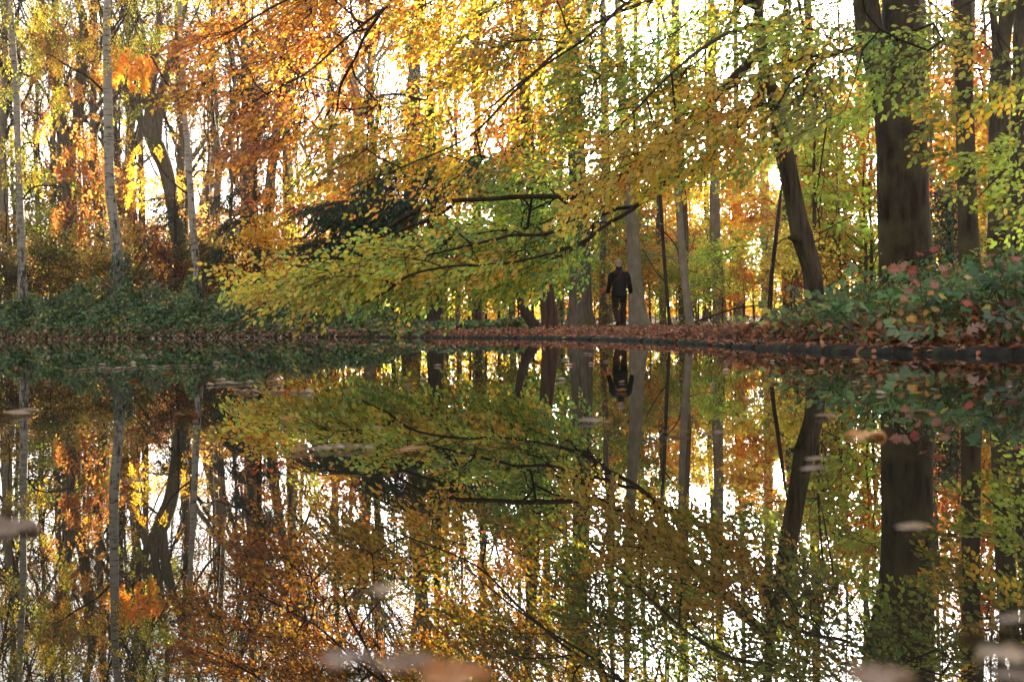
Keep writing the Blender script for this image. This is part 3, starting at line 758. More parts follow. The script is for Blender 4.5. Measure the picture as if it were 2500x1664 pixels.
# --- birches on the far bank
B1, bB1, nB1 = tree('birch_tree', 'leftmost white-barked birch with small yellowing leaves behind the brambles', 'tree', 47,
    S1([(103, 1400, 44), (103, 1310, 42), (95, 1050, 34), (82, 700, 29), (72, 400, 30), (58, 200, 26), (45, 0, 24), (30, -250, 14), (25, -420, 5)]),
    [(S1([(80, 700, 12), (110, 650, 10), (150, 640, 7), (190, 600, 4)]),), (S1([(100, 900, 9), (150, 845, 8), (220, 835, 7), (290, 845, 5), (360, 870, 3)]),)], 'birch', flare=.2, group='birches on the far bank')
foliage(B1, bB1, [([(-40, 0), (160, 0), (150, 260), (95, 460), (-20, 430)], 85, (45.5, 48.5), [OLIVE, YELLOW, GOLD, LIME], [3, 2, 2, 1], 1.25, .75)], nB1, unit([.1, 0, -.6]), 'far_leaf', 'far_twig', leaf=.075, tmpl=KITE, tq=KITE_Q, r0=.004, step=.4)
B2, bB2, nB2 = tree('birch_tree', 'thickest grey-white birch, standing centrally in the left bank brambles', 'tree', 46,
    S1([(545, 1400, 54), (535, 1230, 50), (520, 1050, 44), (495, 850, 43), (488, 600, 41), (484, 300, 37), (480, 100, 34), (492, -60, 28), (500, -300, 14), (500, -440, 5)]),
    [(S1([(470, 415, 13), (400, 350, 11), (300, 295, 8), (240, 255, 5), (200, 240, 3)]),), (S1([(484, 240, 10), (520, 150, 9), (570, 60, 7), (600, -20, 4)]),), (S1([(480, 110, 14), (450, 30, 10), (430, -80, 6)]),)], 'birch', flare=.2, group='birches on the far bank')
foliage(B2, bB2, [([(160, 20), (330, -30), (350, 120), (200, 190)], 26, (44.5, 47.5), [OLIVE, YELLOW, GOLD], [2, 2, 1], 1.2, .6)], nB2, unit([-.2, 0, -.5]), 'far_leaf', 'far_twig', leaf=.07, tmpl=KITE, tq=KITE_Q, step=.4)
B3, bB3, nB3 = tree('birch_tree', 'slender birch with dark top standing right of the forked oak', 'tree', 45,
    S1([(900, 1450, 42), (893, 1330, 40), (875, 1100, 33), (858, 850, 29), (845, 650, 26), (830, 500, 24), (822, 300, 24), (812, 150, 22), (808, 0, 20), (800, -200, 12), (795, -380, 4)]),
    [(S1([(870, 890, 10), (800, 840, 9), (740, 780, 7), (720, 740, 5), (690, 690, 3)]),), (S1([(832, 545, 13), (790, 440, 12), (735, 350, 10), (690, 270, 8), (640, 190, 5), (600, 110, 3)]),), (S1([(808, 345, 8), (785, 310, 7), (800, 240, 5), (806, 200, 3)]),), (S1([(868, 800, 9), (900, 770, 8), (960, 775, 5), (1010, 750, 3)]),)], 'birch', flare=.2, group='birches on the far bank')
foliage(B3, bB3, [([(310, 0), (480, -20), (440, 100), (330, 120)], 22, (43.5, 46.5), [OLIVE, YELLOW, LIME], [2, 2, 1], 1.1, .6)], nB3, unit([-.2, 0, -.5]), 'far_leaf', 'far_twig', leaf=.06, tmpl=KITE, tq=KITE_Q, step=.4)

# --- oaks behind them
O1, bO1, nO1 = tree('oak_tree', 'twin-stemmed dark oak with orange leaves between the leftmost and the thickest birch', 'tree', 55,
    S1([(322, 1420, 84), (320, 1200, 72), (315, 900, 64), (312, 700, 56), (318, 600, 52)]),
    [(S1([(312, 700, 46), (290, 580, 38), (268, 470, 34), (245, 340, 30), (212, 150, 24), (188, 0, 20), (160, -200, 12)]),),
     (S1([(320, 640, 50), (348, 540, 50), (368, 300, 50), (376, 100, 42), (350, 0, 34), (330, -200, 20)]),),
     (S1([(372, 180, 24), (420, 110, 18), (440, 0, 13), (470, -120, 8)]),), (S1([(245, 340, 18), (190, 260, 16), (150, 180, 12), (100, 60, 8), (60, -80, 5)]),),
     (S1([(345, 560, 20), (400, 520, 16), (440, 470, 12), (480, 420, 7)]),)], 'oak', group='oaks of the wood behind the far bank')
foliage(O1, bO1, [([(60, 20), (230, 0), (240, 250), (190, 480), (120, 480), (90, 250)], 90, (52, 57), [(.40, .16, .04), (.44, .22, .05), (.25, .10, .03), GOLD, OLIVE], [4, 3, 3, 1, 2], 1.5, .7),
                  ([(150, 360), (260, 330), (270, 560), (140, 560)], 46, (52, 57), [(.38, .14, .035), (.32, .08, .03), (.42, .22, .05), OLIVE], [3, 1, 2, 1.5], 1.5, .6),
                  ([(255, 130), (375, 135), (370, 215), (262, 210)], 30, (51, 53), [ORANGE, AMBER, GOLD], [3, 3, 1], 1.1, .4)], nO1, unit([.2, 0, -.4]), 'far_leaf', 'far_twig', leaf=.13, tmpl=KITE, tq=KITE_Q, r0=.006, step=.4)
O2, bO2, nO2 = tree('oak_tree', 'big hazy oak that forks into spreading stems, left of the slender dark-topped birch', 'tree', 62,
    S1([(830, 1420, 84), (820, 1250, 70), (805, 1100, 64), (775, 900, 64), (745, 760, 68), (712, 680, 74), (690, 630, 70)]),
    [(S1([(700, 665, 60), (655, 580, 44), (600, 470, 32), (560, 370, 27), (530, 250, 22), (500, 120, 16), (480, 0, 12), (470, -150, 7)]),),
     (S1([(690, 640, 52), (670, 520, 44), (682, 420, 40), (702, 250, 32), (716, 100, 26), (710, -20, 20), (720, -200, 10)]),),
     (S1([(705, 640, 50), (712, 540, 46), (726, 430, 46), (760, 300, 36), (792, 180, 28), (835, 30, 20), (870, -120, 12)]),),
     (S1([(668, 520, 26), (640, 430, 24), (580, 290, 20), (540, 180, 16), (500, 110, 12), (470, 20, 8)]),), (S1([(690, 340, 22), (650, 250, 18), (640, 120, 14), (600, 0, 9)]),),
     (S1([(745, 340, 18), (800, 260, 14), (840, 150, 11), (890, 40, 8), (920, -60, 5)]),), (S1([(600, 470, 16), (550, 440, 13), (500, 460, 10), (440, 520, 6)]),)], 'oak', sides=16, group='oaks of the wood behind the far bank')
foliage(O2, bO2, [([(250, 10), (440, 0), (430, 240), (300, 300)], 45, (58, 65), [OLIVE, YELLOW, LIME], [3, 2, 1], 1.3, .7), ([(300, 330), (420, 330), (440, 520), (320, 520)], 30, (58, 65), [AMBER, GOLD, YELLOW], [2, 2, 1], 1.3, .6)], nO2, unit([0, 0, -.4]), 'far_leaf', 'far_twig', leaf=.10, tmpl=KITE, tq=KITE_Q, r0=.006, step=.5)
O3, bO3, nO3 = tree('oak_tree', 'paler leaning oak far behind, seen just right of the thickest birch', 'tree', 76,
    S1([(520, 1440, 50), (530, 1100, 40), (545, 950, 38), (570, 800, 48), (592, 690, 44)]),
    [(S1([(590, 700, 36), (640, 600, 28), (665, 480, 22), (660, 350, 15), (690, 200, 9)]),), (S1([(592, 690, 38), (590, 600, 34), (605, 500, 28), (640, 400, 20), (640, 250, 13), (610, 100, 8)]),), (S1([(590, 740, 16), (640, 735, 14), (700, 690, 9), (760, 670, 6)]),)], 'pale', group='oaks of the wood behind the far bank')
O4, bO4, nO4 = tree('oak_tree', 'spreading hazy oak with level limbs, right of the slender dark-topped birch', 'tree', 80,
    S1([(920, 1440, 84), (915, 1050, 74), (925, 950, 66), (935, 860, 50)]),
    [(S1([(932, 880, 42), (945, 780, 38), (965, 650, 30), (955, 500, 22), (920, 400, 15), (890, 300, 9)]),), (S1([(920, 940, 42), (990, 950, 36), (1060, 960, 30), (1120, 940, 24), (1180, 880, 16), (1230, 800, 10)]),),
     (S1([(860, 720, 24), (910, 650, 22), (960, 580, 20), (1010, 510, 17), (1060, 430, 13), (1120, 350, 8)]),), (S1([(960, 700, 22), (1000, 620, 18), (1050, 480, 13), (1060, 330, 8)]),), (S1([(935, 860, 30), (985, 780, 24), (1000, 700, 18), (1070, 600, 11)]),)], 'pale', group='oaks of the wood behind the far bank')

# --- trunks seen through the bough
tree('oak_tree', 'grey trunk leaning right, behind the orange tips of the long bough', 'tree', 60, [(640, 800, 34), (649, 677, 27), (657, 500, 26), (665, 400, 24), (690, 240, 20), (720, 90, 17), (740, -60, 12), (760, -250, 6)], [([(690, 240, 11), (660, 120, 9), (650, 0, 7), (620, -100, 4)],)], 'oak')
tree('oak_tree', 'pale mottled trunk leaning left, behind the golden middle of the long bough', 'tree', 52, [(905, 800, 30), (895, 600, 26), (885, 420, 24), (876, 309, 23), (862, 205, 22), (844, 135, 20), (800, 32, 15), (770, -80, 9), (750, -220, 4)], [([(862, 205, 9), (900, 160, 8), (935, 110, 6), (960, 40, 4)],), ([(868, 260, 8), (830, 215, 7), (790, 190, 5)],)], 'pale')
tree('oak_tree', 'thick mossy trunk forking above the dark yew boughs', 'tree', 56, [(1000, 800, 42), (1004, 500, 36), (1008, 300, 33), (1012, 173, 32), (1017, 81, 32), (1028, -20, 30), (1040, -260, 16)], [([(1010, 190, 17), (995, 110, 15), (985, 40, 13), (960, -60, 8)],), ([(1016, 120, 14), (1055, 60, 12), (1090, -30, 8)],)], 'oak')
R1, bR1, nR1 = tree('conifer_tree', 'red-brown slim trunk with low bare branches reaching left into the bough', 'tree', 29, [(1345, 812, 44), (1342, 790, 40), (1333, 705, 35), (1318, 600, 32), (1301, 470, 30), (1291, 370, 31), (1285, 250, 29), (1275, 120, 23), (1262, 0, 18), (1250, -200, 9)],
    [([(1290, 352, 14), (1270, 352, 13), (1242, 367, 11), (1205, 388, 9), (1160, 420, 6)],), ([(1300, 442, 13), (1288, 444, 12), (1230, 462, 10), (1183, 477, 8), (1130, 500, 5)],), ([(1286, 285, 8), (1255, 292, 6), (1220, 310, 4)],)], 'red', flare=.15)
tree('birch_tree', 'short leaning dark birch stump-like trunk beside the red-brown trunk foot', 'tree', 31, [(1315, 812, 30), (1305, 795, 28), (1285, 765, 24), (1272, 735, 21), (1262, 690, 17), (1240, 600, 12), (1225, 500, 7)], [], 'dark', flare=.1)
tree('oak_tree', 'thick grey-brown oak with flared foot left of the walking person', 'tree', 34.5, [(1418, 812, 62), (1417, 795, 60), (1417, 759, 51), (1417, 650, 47), (1414, 542, 44), (1408, 380, 43), (1396, 200, 42), (1392, 100, 41), (1390, 40, 34), (1380, -60, 26), (1370, -260, 14)],
     [([(1394, 110, 30), (1412, 65, 27), (1434, 20, 24), (1460, -60, 18), (1490, -220, 9)],), ([(1400, 330, 9), (1430, 300, 8), (1470, 260, 5)],)], 'oak', sides=22, flare=.5)
tree('beech_tree', 'hazy pale thin trunk just left of the walking person', 'tree', 58, [(1486, 812, 24), (1484, 700, 20), (1484, 570, 19), (1480, 320, 17), (1476, 120, 13), (1474, -150, 6)], [], 'pale')
BE, bBE, nBE = tree('beech_tree', 'smooth pale beech with flared roots directly right of the walking person', 'tree', 35.5, [(1564, 812, 46), (1562, 795, 43), (1558, 772, 39), (1552, 704, 34), (1547, 596, 31), (1539, 515, 29), (1531, 434, 26), (1525, 325, 24), (1515, 160, 20), (1508, 0, 16), (1500, -250, 8)],
    [([(1545, 640, 4), (1580, 620, 3.5), (1640, 630, 3), (1680, 650, 2)],), ([(1540, 545, 4), (1590, 555, 3.5), (1640, 590, 2.5), (1690, 600, 2)],)], 'pale', sides=20, flare=.6)
tree('beech_sapling', 'thin dark wavy sapling between the pale beech and the slim pale tree', 'tree', 32, [(1638, 812, 9), (1636, 800, 8.5), (1625, 677, 8.5), (1617, 560, 9), (1611, 470, 8), (1600, 380, 6), (1606, 250, 3)], [([(1626, 690, 4), (1600, 660, 3.5), (1570, 610, 3)],), ([(1616, 560, 4), (1650, 600, 3.5), (1665, 650, 3), (1700, 665, 2)],), ([(1612, 480, 4), (1640, 440, 3), (1660, 380, 2)],)], 'dark', sides=8, flare=.1)
tree('beech_tree', 'slim pale curved tree second to the right of the walking person', 'tree', 31, [(1690, 815, 24), (1686, 800, 22), (1677, 732, 19), (1666, 623, 18), (1658, 515, 17), (1653, 434, 16), (1647, 325, 14), (1640, 150, 11), (1650, -100, 6)], [([(1668, 640, 4), (1690, 600, 3.5), (1700, 570, 3), (1730, 560, 2)],), ([(1664, 600, 4), (1640, 560, 3.2), (1600, 540, 2)],)], 'pale', flare=.12)
tree('beech_tree', 'hazy upright trunk midway between the slim pale tree and the sun', 'tree', 50, [(1757, 812, 34), (1755, 705, 31), (1748, 630, 28), (1745, 560, 26), (1745, 434, 25), (1740, 250, 22), (1736, 0, 17), (1735, -200, 9)], [], 'pale')
tree('beech_tree', 'faint thin trunk in the orange haze left of the sun trunk', 'tree', 68, [(1808, 812, 22), (1806, 720, 20), (1801, 542, 16), (1798, 350, 14), (1796, 100, 11), (1794, -100, 7)], [], 'pale')
tree('beech_tree', 'hazy trunk right beside the low sun', 'tree', 52, [(1876, 812, 30), (1874, 723, 28), (1872, 574, 25), (1866, 413, 23), (1860, 200, 20), (1856, 0, 16), (1850, -200, 8)], [], 'pale')
tree('beech_tree', 'thin dark trunk behind the leaning tree', 'tree', 58, [(1984, 812, 20), (1983, 560, 18), (1981, 420, 17), (1978, 200, 14), (1975, -100, 8)], [], 'oak')
tree('beech_sapling', 'thin dark curved stem rising toward the sun, left of the leaning tree', 'tree', 20, [(1876, 800, 14), (1880, 740, 12), (1884, 670, 11), (1892, 603, 10.5), (1900, 530, 9.5), (1904, 490, 8), (1909, 452, 5), (1912, 420, 3)], [([(1893, 600, 4), (1910, 585, 3), (1925, 580, 2)],)], 'dark', sides=8, flare=.1)

# --- the leaning tree and its long bough over the water
LT, bLT, nLT = tree('beech_tree', 'leaning furrowed beech carrying the long bough of turning leaves over the water', 'tree', 15,
    S3([(365, 1380, 92), (345, 1310, 88), (330, 1270, 86), (315, 1150, 85), (282, 1035, 88), (274, 1005, 92), (262, 960, 82), (250, 900, 78), (205, 680, 75), (175, 540, 66), (150, 400, 54), (120, 300, 46), (100, 150, 40), (85, 0, 36), (70, -220, 26), (60, -420, 10)]), [], 'furrow', sides=22, lump=.04, flare=.12)
T = Tubes(); trunk(T, S3([(275, 1020, 44), (245, 1015, 34), (225, 1012, 22), (215, 1012, 9)]), 14.9, 8); T.build('branch_stub', M['dark'], tk_of[LT.name], bLT)
LIMBS = [
    ([(1868, 190, 20), (1840, 260, 17), (1758, 347, 16), (1688, 412, 15), (1645, 439, 13), (1600, 454, 12), (1561, 495, 11), (1530, 520, 9), (1477, 551, 7), (1420, 600, 4)], (15, 14.6, 14)),
    ([(1862, 120, 22), (1760, 225, 21), (1690, 290, 20), (1612, 350, 19), (1560, 395, 18), (1505, 444, 16), (1449, 482, 13), (1398, 480, 11), (1280, 480, 10), (1191, 486, 10), (1089, 492, 9), (1000, 523, 8), (906, 584, 7), (817, 631, 5), (763, 655, 4), (702, 682, 3), (600, 690, 2)], (15, 14.2, 14, 14.5, 15.5)),
    ([(1102, 503, 9), (1050, 535, 8), (1000, 553, 7), (930, 590, 5), (860, 620, 4)], (14.4, 14.6)),
    ([(1560, 402, 9), (1590, 400, 10), (1612, 404, 9), (1635, 396, 6)], (14.2, 14.3)),
    ([(1850, 20, 20), (1700, -40, 16), (1547, 0, 12), (1471, 60, 11), (1417, 103, 9), (1300, 180, 7), (1200, 260, 5), (1120, 330, 3)], (15, 14, 13.6)),
    ([(1417, 103, 8), (1385, 68, 6), (1372, 30, 5), (1350, -20, 3)], (13.9, 13.8)),
    ([(1849, 0, 24), (1600, -120, 18), (1250, -110, 14), (1000, -30, 11), (903, 70, 9), (871, 135, 8), (833, 206, 7), (817, 287, 5), (768, 380, 4), (700, 470, 2.5)], (15, 14.5, 15, 16, 16.5)),
    ([(1250, -110, 12), (900, -80, 9), (700, 0, 7), (560, 80, 5), (450, 130, 3)], (14.8, 16, 17.5)),
    ([(1000, -30, 8), (850, 90, 7), (760, 170, 5.5), (700, 205, 4), (560, 280, 2.5)], (15.3, 16.5, 17.5)),
    ([(1700, -40, 12), (1450, 60, 10), (1280, 200, 8), (1150, 330, 6), (1000, 400, 4.5), (880, 450, 3)], (14.6, 13.6, 13.6)),
    ([(1449, 482, 10), (1400, 540, 8), (1332, 571, 7.5), (1255, 573, 7), (1217, 582, 6), (1100, 610, 5), (973, 641, 4), (860, 680, 3), (700, 720, 2)], (14.1, 13.5, 14, 15)),
    ([(1477, 551, 7), (1400, 600, 6.5), (1250, 640, 6), (1100, 650, 5), (1000, 672, 5), (940, 713, 4), (882, 743, 3)], (14, 13.2, 13.6)),
    ([(1869, 172, 20), (1961, 140, 12), (2041, 132, 10), (2121, 105, 7), (2210, 110, 4)], (15, 13, 11.6)),
    ([(1900, 280, 12), (1990, 215, 8), (2018, 275, 6), (2009, 367, 5), (1995, 459, 3)], (15, 13.4, 13)),
    ([(1857, 60, 16), (1760, 90, 12), (1650, 170, 9), (1540, 280, 6), (1440, 380, 4)], (15, 13, 12.6)),
]
nd = [nLT]
for li_, (pts, dd) in enumerate(LIMBS):
    T = Tubes(); P, R = trunk(T, [(a, b, c * (1.2 if li_ in (0, 1, 2, 3, 10, 11) else .85)) for a, b, c in pts], 15, 7, .05, 0, n=len(pts) * 6, dd=dd); T.build('limb', M['dark'], tk_of[LT.name], bLT); nd.append(nodes_along(P, .2))
nLT = np.concatenate(nd)
ZB = [
    ([(425, 150), (450, 30), (620, -40), (1010, -40), (960, 130), (820, 300), (760, 440), (640, 490), (540, 400), (500, 270), (410, 210)], 240, (16, 19), [RUST, (.47, .17, .025), (.52, .26, .025), GOLD, BROWN], [3, 4, 3.5, 1.2, 1.2], 1.0, .9),
    ([(960, -40), (1420, -40), (1380, 250), (1150, 420), (1080, 440), (900, 440), (700, 430), (780, 360), (860, 250)], 205, (13.9, 17), [AMBER, GOLD, ORANGE, OLIVE, YELLOW], [3, 3, 1.6, 3.4, 1], 1.0, .8),
    ([(1380, -40), (1950, -40), (1960, 300), (1800, 420), (1640, 430), (1500, 450), (1330, 440), (1190, 420), (1350, 260)], 260, (13.6, 17.4), [OLIVE, LIME, GOLD, (.12, .14, .02), AMBER, GREEN], [5, 2, 2, 1.6, .8, 1.6], 1.0, .7),
    ([(1180, 450), (1400, 470), (1420, 540), (1240, 560), (1120, 540)], 36, (14.4, 17), [OLIVE, GREEN, LIME], [2, 3, 2], 1.0, .5),
    ([(1380, 480), (1440, 370), (1600, 290), (1840, 190), (1850, 300), (1680, 400), (1540, 400), (1440, 540)], 52, (12.2, 13.4), [GOLD, YELLOW, AMBER, LIME], [4, 2, 2, 1.5], 1.0, .4),
    ([(570, 728), (660, 702), (780, 676), (920, 632), (1060, 580), (1250, 540), (1400, 560), (1400, 620), (1330, 670), (1200, 695), (1000, 706), (800, 716), (680, 724)], 185, (13.6, 16.8), [LIME, GREEN, YELLOW, GOLD, OLIVE], [5, 4.5, 1.8, 1, 2], 1.0, .7),
    ([(590, 716), (700, 682), (900, 650), (1000, 640), (1260, 600), (1250, 660), (950, 680), (700, 735)], 60, (13, 14.2), [YELLOW, GOLD, LIME, AMBER], [4, 1.6, 3, .8], .95, .3),
    ([(1840, -40), (2130, -40), (2120, 120), (2010, 330), (1880, 380), (1830, 220)], 27, (10.5, 13.5), [LIME, OLIVE, (.13, .14, .02), GOLD, YELLOW], [1.6, 4, 2, 1.4, .6], 1.0, .4),
    ([(2020, 110), (2100, 80), (2250, 75), (2262, 190), (2200, 270), (2120, 240)], 10, (11, 12.2), [LIME, OLIVE, GREEN], [3, 3, 1], .9, .2),
]
foliage(LT, bLT, ZB, nLT, FLOW, singles=300, leaf=.060, jitter=.5)

# --- the big beech and the trunks right of it
GB, bGB, nGB = tree('beech_tree', 'massive dark smooth beech, thickest trunk, dividing into two stems', 'tree', 16.5,
    [(2226, 800, 150), (2222, 760, 140), (2216, 677, 128), (2210, 603, 122), (2204, 488, 119), (2202, 373, 117), (2196, 300, 114), (2194, 262, 108)],
    [([(2178, 330, 76), (2166, 247, 74), (2146, 170, 66), (2122, 70, 62), (2112, -20, 60), (2104, -200, 46), (2098, -420, 26)],), ([(2208, 340, 98), (2210, 247, 96), (2207, 150, 93), (2200, 40, 92), (2200, -80, 84), (2210, -420, 50)], (16.5, 16.6, 16.7))], 'beech', sides=34, lump=.022, flare=.28, stem_sides=26)
T2, bT2, nT2 = tree('beech_tree', 'ringed upright trunk first to the right of the massive beech', 'tree', 20.5, S3([(1000, 1330, 104), (995, 1230, 96), (985, 1000, 86), (975, 700, 80), (965, 400, 75), (955, 0, 75), (950, -300, 50)]), [([(2352, 120, 9), (2390, 100, 7), (2430, 130, 5), (2490, 170, 3)],)], 'beech', sides=20)
T3, bT3, nT3 = tree('beech_tree', 'double-topped trunk second to the right of the massive beech', 'tree', 24, S3([(1112, 1330, 104), (1110, 1200, 96), (1110, 900, 90), (1110, 600, 80), (1113, 400, 84), (1122, 260, 84)]), [(S3([(1122, 320, 62), (1135, 150, 64), (1152, 0, 66), (1160, -300, 36)]),), (S3([(1108, 340, 40), (1096, 150, 34), (1084, 0, 30), (1078, -250, 18)]),)], 'beech', sides=18)
tree('beech_tree', 'trunk cut by the right edge of the picture', 'tree', 27, S3([(1190, 1330, 70), (1188, 1000, 62), (1190, 650, 58), (1196, 300, 52), (1202, 0, 46), (1205, -250, 26)]), [], 'beech')

# a beech whose trunk stands out of view and whose twigs hang into the upper right
RB = at(2790, 800, 15); bRB = np.array([RB[0], 15, gz(RB[0], 15)])
rb = thing('beech_tree', 'beech hanging green twigs in at the upper right, its trunk out of view', 'tree', bRB)
T = Tubes(); P, R = trunk(T, [(2790, 800, 80), (2785, 400, 70), (2780, 0, 60), (2775, -400, 30)], 15, 12, .03, .3, base_z=bRB[2]); rbt = T.build('trunk', M['beech'], rb, bRB); nd = [nodes_along(P)]
for pts, dd in [([(2782, 150, 22), (2640, 120, 16), (2520, 130, 10), (2430, 170, 6), (2330, 160, 3)], (15, 14, 13.5)), ([(2784, 330, 18), (2650, 330, 12), (2540, 360, 8), (2450, 420, 5), (2390, 480, 3)], (15, 13.6, 13)), ([(2780, 0, 20), (2600, -50, 12), (2450, -30, 8), (2300, 40, 4)], (15, 14, 13.6)), ([(2784, 420, 14), (2660, 440, 9), (2540, 500, 6), (2460, 550, 3)], (15, 14, 13))]:
    T = Tubes(); P, R = trunk(T, pts, 15, 7, .04, 0, n=24, dd=dd); T.build('limb', M['dark'], rbt, bRB); nd.append(nodes_along(P, .2))
foliage(rb, bRB, [([(2260, -30), (2540, -30), (2540, 260), (2400, 240), (2290, 170)], 15, (12.5, 15), [OLIVE, LIME, (.13, .14, .02), GOLD], [4, 1.4, 2, .7], .95, .6), ([(2340, 330), (2540, 280), (2540, 600), (2400, 560), (2350, 480)], 10, (12.6, 14.5), [LIME, OLIVE, YELLOW, GOLD], [3, 2, 1.3, .7], .9, .6),
                 ([(2270, 190), (2330, 240), (2340, 420), (2280, 380)], 7, (13, 14.5), [OLIVE, GOLD], [2, 1], .8, .3)], np.concatenate(nd), unit([-.8, 0, -.35]), singles=150)

# a young beech glowing round the low sun
SB, bSB, nSB = tree('beech_sapling', 'orange-leaved young beech glowing directly around the low sun', 'tree', 44, [(1934, 812, 10), (1930, 650, 9), (1925, 500, 7), (1922, 380, 4), (1920, 300, 2)], [([(1926, 540, 5), (1880, 490, 4), (1820, 470, 2)],), ([(1924, 470, 4), (1870, 390, 3), (1830, 360, 2)],), ([(1924, 450, 4), (1960, 400, 2)],)], 'dark', sides=7)
foliage(SB, bSB, [([(1770, 360), (1880, 320), (1990, 350), (2000, 540), (1900, 560), (1780, 540)], 170, (42, 46.5), [AMBER, ORANGE, GOLD, RUST], [3, 3, 2, 1], 1.1, .35)], nSB, unit([-.5, 0, -.3]), 'far_leaf', 'far_twig', leaf=.10, tmpl=KITE, tq=KITE_Q, r0=.003, step=.4, sun_gap=14)

# --- yew: dark drooping evergreen boughs behind the bough
YR, bYR, nYR = tree('yew_tree', 'dark green yew with drooping feathery boughs behind the long bough', 'tree', 34.5, [(1062, 812, 40), (1058, 600, 32), (1054, 400, 26), (1050, 200, 16), (1048, 60, 6)],
    [([(1058, 520, 14), (990, 500, 11), (900, 490, 8), (800, 500, 5), (745, 515, 3)], (34.5, 33.2, 32.8)), ([(1060, 590, 13), (980, 575, 10), (880, 570, 7), (790, 590, 5), (735, 610, 3)], (34.5, 33.2, 32.8)), ([(1056, 440, 12), (1120, 420, 9), (1200, 400, 5)], (34.5, 33.6)), ([(1054, 380, 10), (980, 400, 7), (900, 430, 4)], (34.5, 34)), ([(1052, 250, 9), (960, 230, 6), (880, 250, 3)], (34.5, 34.5))], 'dark', sides=10)
def needles(root, base, nodes_, zones, r, size=.16, cols=((.032, .06, .026), (.048, .08, .034), (.02, .036, .018))):
    """drooping branchlets feathered on both sides with fine sprays of needles"""
    P, A, C = [], [], []; tg = []
    for poly, n_, dr, tips, out in zones:
        q = sample_poly(poly, n_, r, .35); dep = r.uniform(*dr, n_)
        for (a, b), c in zip(q, dep):
            p = at(a, b, c); tg.append(p); d = unit(np.array(out) + r.normal(0, .28, 3)); sd = unit(np.cross(d, UP)); ln = r.uniform(.5, .9)
            for i in range(tips):
                t = (i + .5) / tips; c_ = p + d * t * ln + np.array([0, 0, -.38 * ln * t * t])
                for sg in (-1, 1):
                    P.append(c_); A.append(unit(d * .7 + sd * sg * .7 + np.array([0, 0, -.55]) + r.normal(0, .22, 3)))
    lines, dirs = attach(nodes_, np.array(tg), None, r=r, step=.35, r0=.004)
    T = Tubes()
    for p, rd in lines: T.add(p, rd, 3)
    T.build('branches', M['twig'], root, base)['kind'] = 'stuff'
    P, A = np.array(P), np.array(A); N = len(P)
    leaf_object('crown', P, A, unit(np.array([0, -.6, .3]) + r.normal(0, .6, (N, 3))), size * r.uniform(.6, 1.2, N), NEEDLE, KITE_Q, pal_mix(cols, [3, 2, 2], N, r, .2), M['needle'], root, base)
ry = np.random.RandomState(11)
needles(YR, bYR, nYR, [([(745, 500), (830, 485), (930, 475), (1060, 490), (1060, 545), (930, 560), (870, 545), (790, 540)], 300, (32.4, 34.2), 22, (-.8, -.1, -.2)), ([(735, 600), (800, 570), (900, 560), (1000, 560), (980, 590), (880, 615), (800, 630)], 210, (32.4, 34.2), 22, (-.8, -.1, -.25)),
                       ([(1000, 380), (1240, 370), (1240, 440), (1020, 470)], 190, (33, 35.5), 20, (-.6, 0, -.25)), ([(900, 190), (1060, 180), (1090, 300), (960, 330)], 50, (33.5, 35.5), 16, (-.5, 0, -.3)), ([(900, 400), (1000, 380), (1000, 450), (900, 470)], 90, (33.5, 35), 20, (-.7, 0, -.25))], ry, size=.20)
# --- slender spruce near the slender birch
SP, bSP, nSP = tree('spruce_tree', 'slender spruce with sparse dark tiers right of the slender dark-topped birch', 'tree', 50, [(634, 812, 18), (631, 683, 15), (624, 488, 13), (621, 270, 9), (618, 120, 5), (617, 60, 3)], [], 'dark', sides=8)
rs = np.random.RandomState(12); zs = []
for yy, wd in [(150, 35), (205, 60), (250, 50), (315, 80), (370, 60), (450, 95), (520, 85), (585, 120), (640, 130)]:
    zs += [([(620 - wd, yy + 24), (620, yy - 6), (620 + wd * .8, yy + 22), (620 + wd * .5, yy + 34), (620, yy + 10), (620 - wd * .8, yy + 36)], int(14 + wd * .5), (48.5, 51.5), 16, (-.3, 0, -.3))]
needles(SP, bSP, nSP, zs, rs, size=.26, cols=((.035, .05, .028), (.05, .06, .035), (.025, .035, .02)))
SQ, bSQ, nSQ = tree('spruce_tree', 'low dark spruce branches at the foot of the forked oak', 'tree', 51, [(432, 812, 12), (430, 690, 10), (428, 560, 8), (426, 440, 4)], [], 'dark', sides=8)
needles(SQ, bSQ, nSQ, [([(370, 470), (470, 480), (480, 540), (390, 540)], 40, (49.5, 52), 16, (-.3, 0, -.3)), ([(340, 570), (500, 560), (520, 690), (360, 690)], 90, (49.5, 52), 16, (-.3, 0, -.3))], rs, size=.26, cols=((.045, .05, .028), (.06, .06, .035), (.03, .035, .02)))
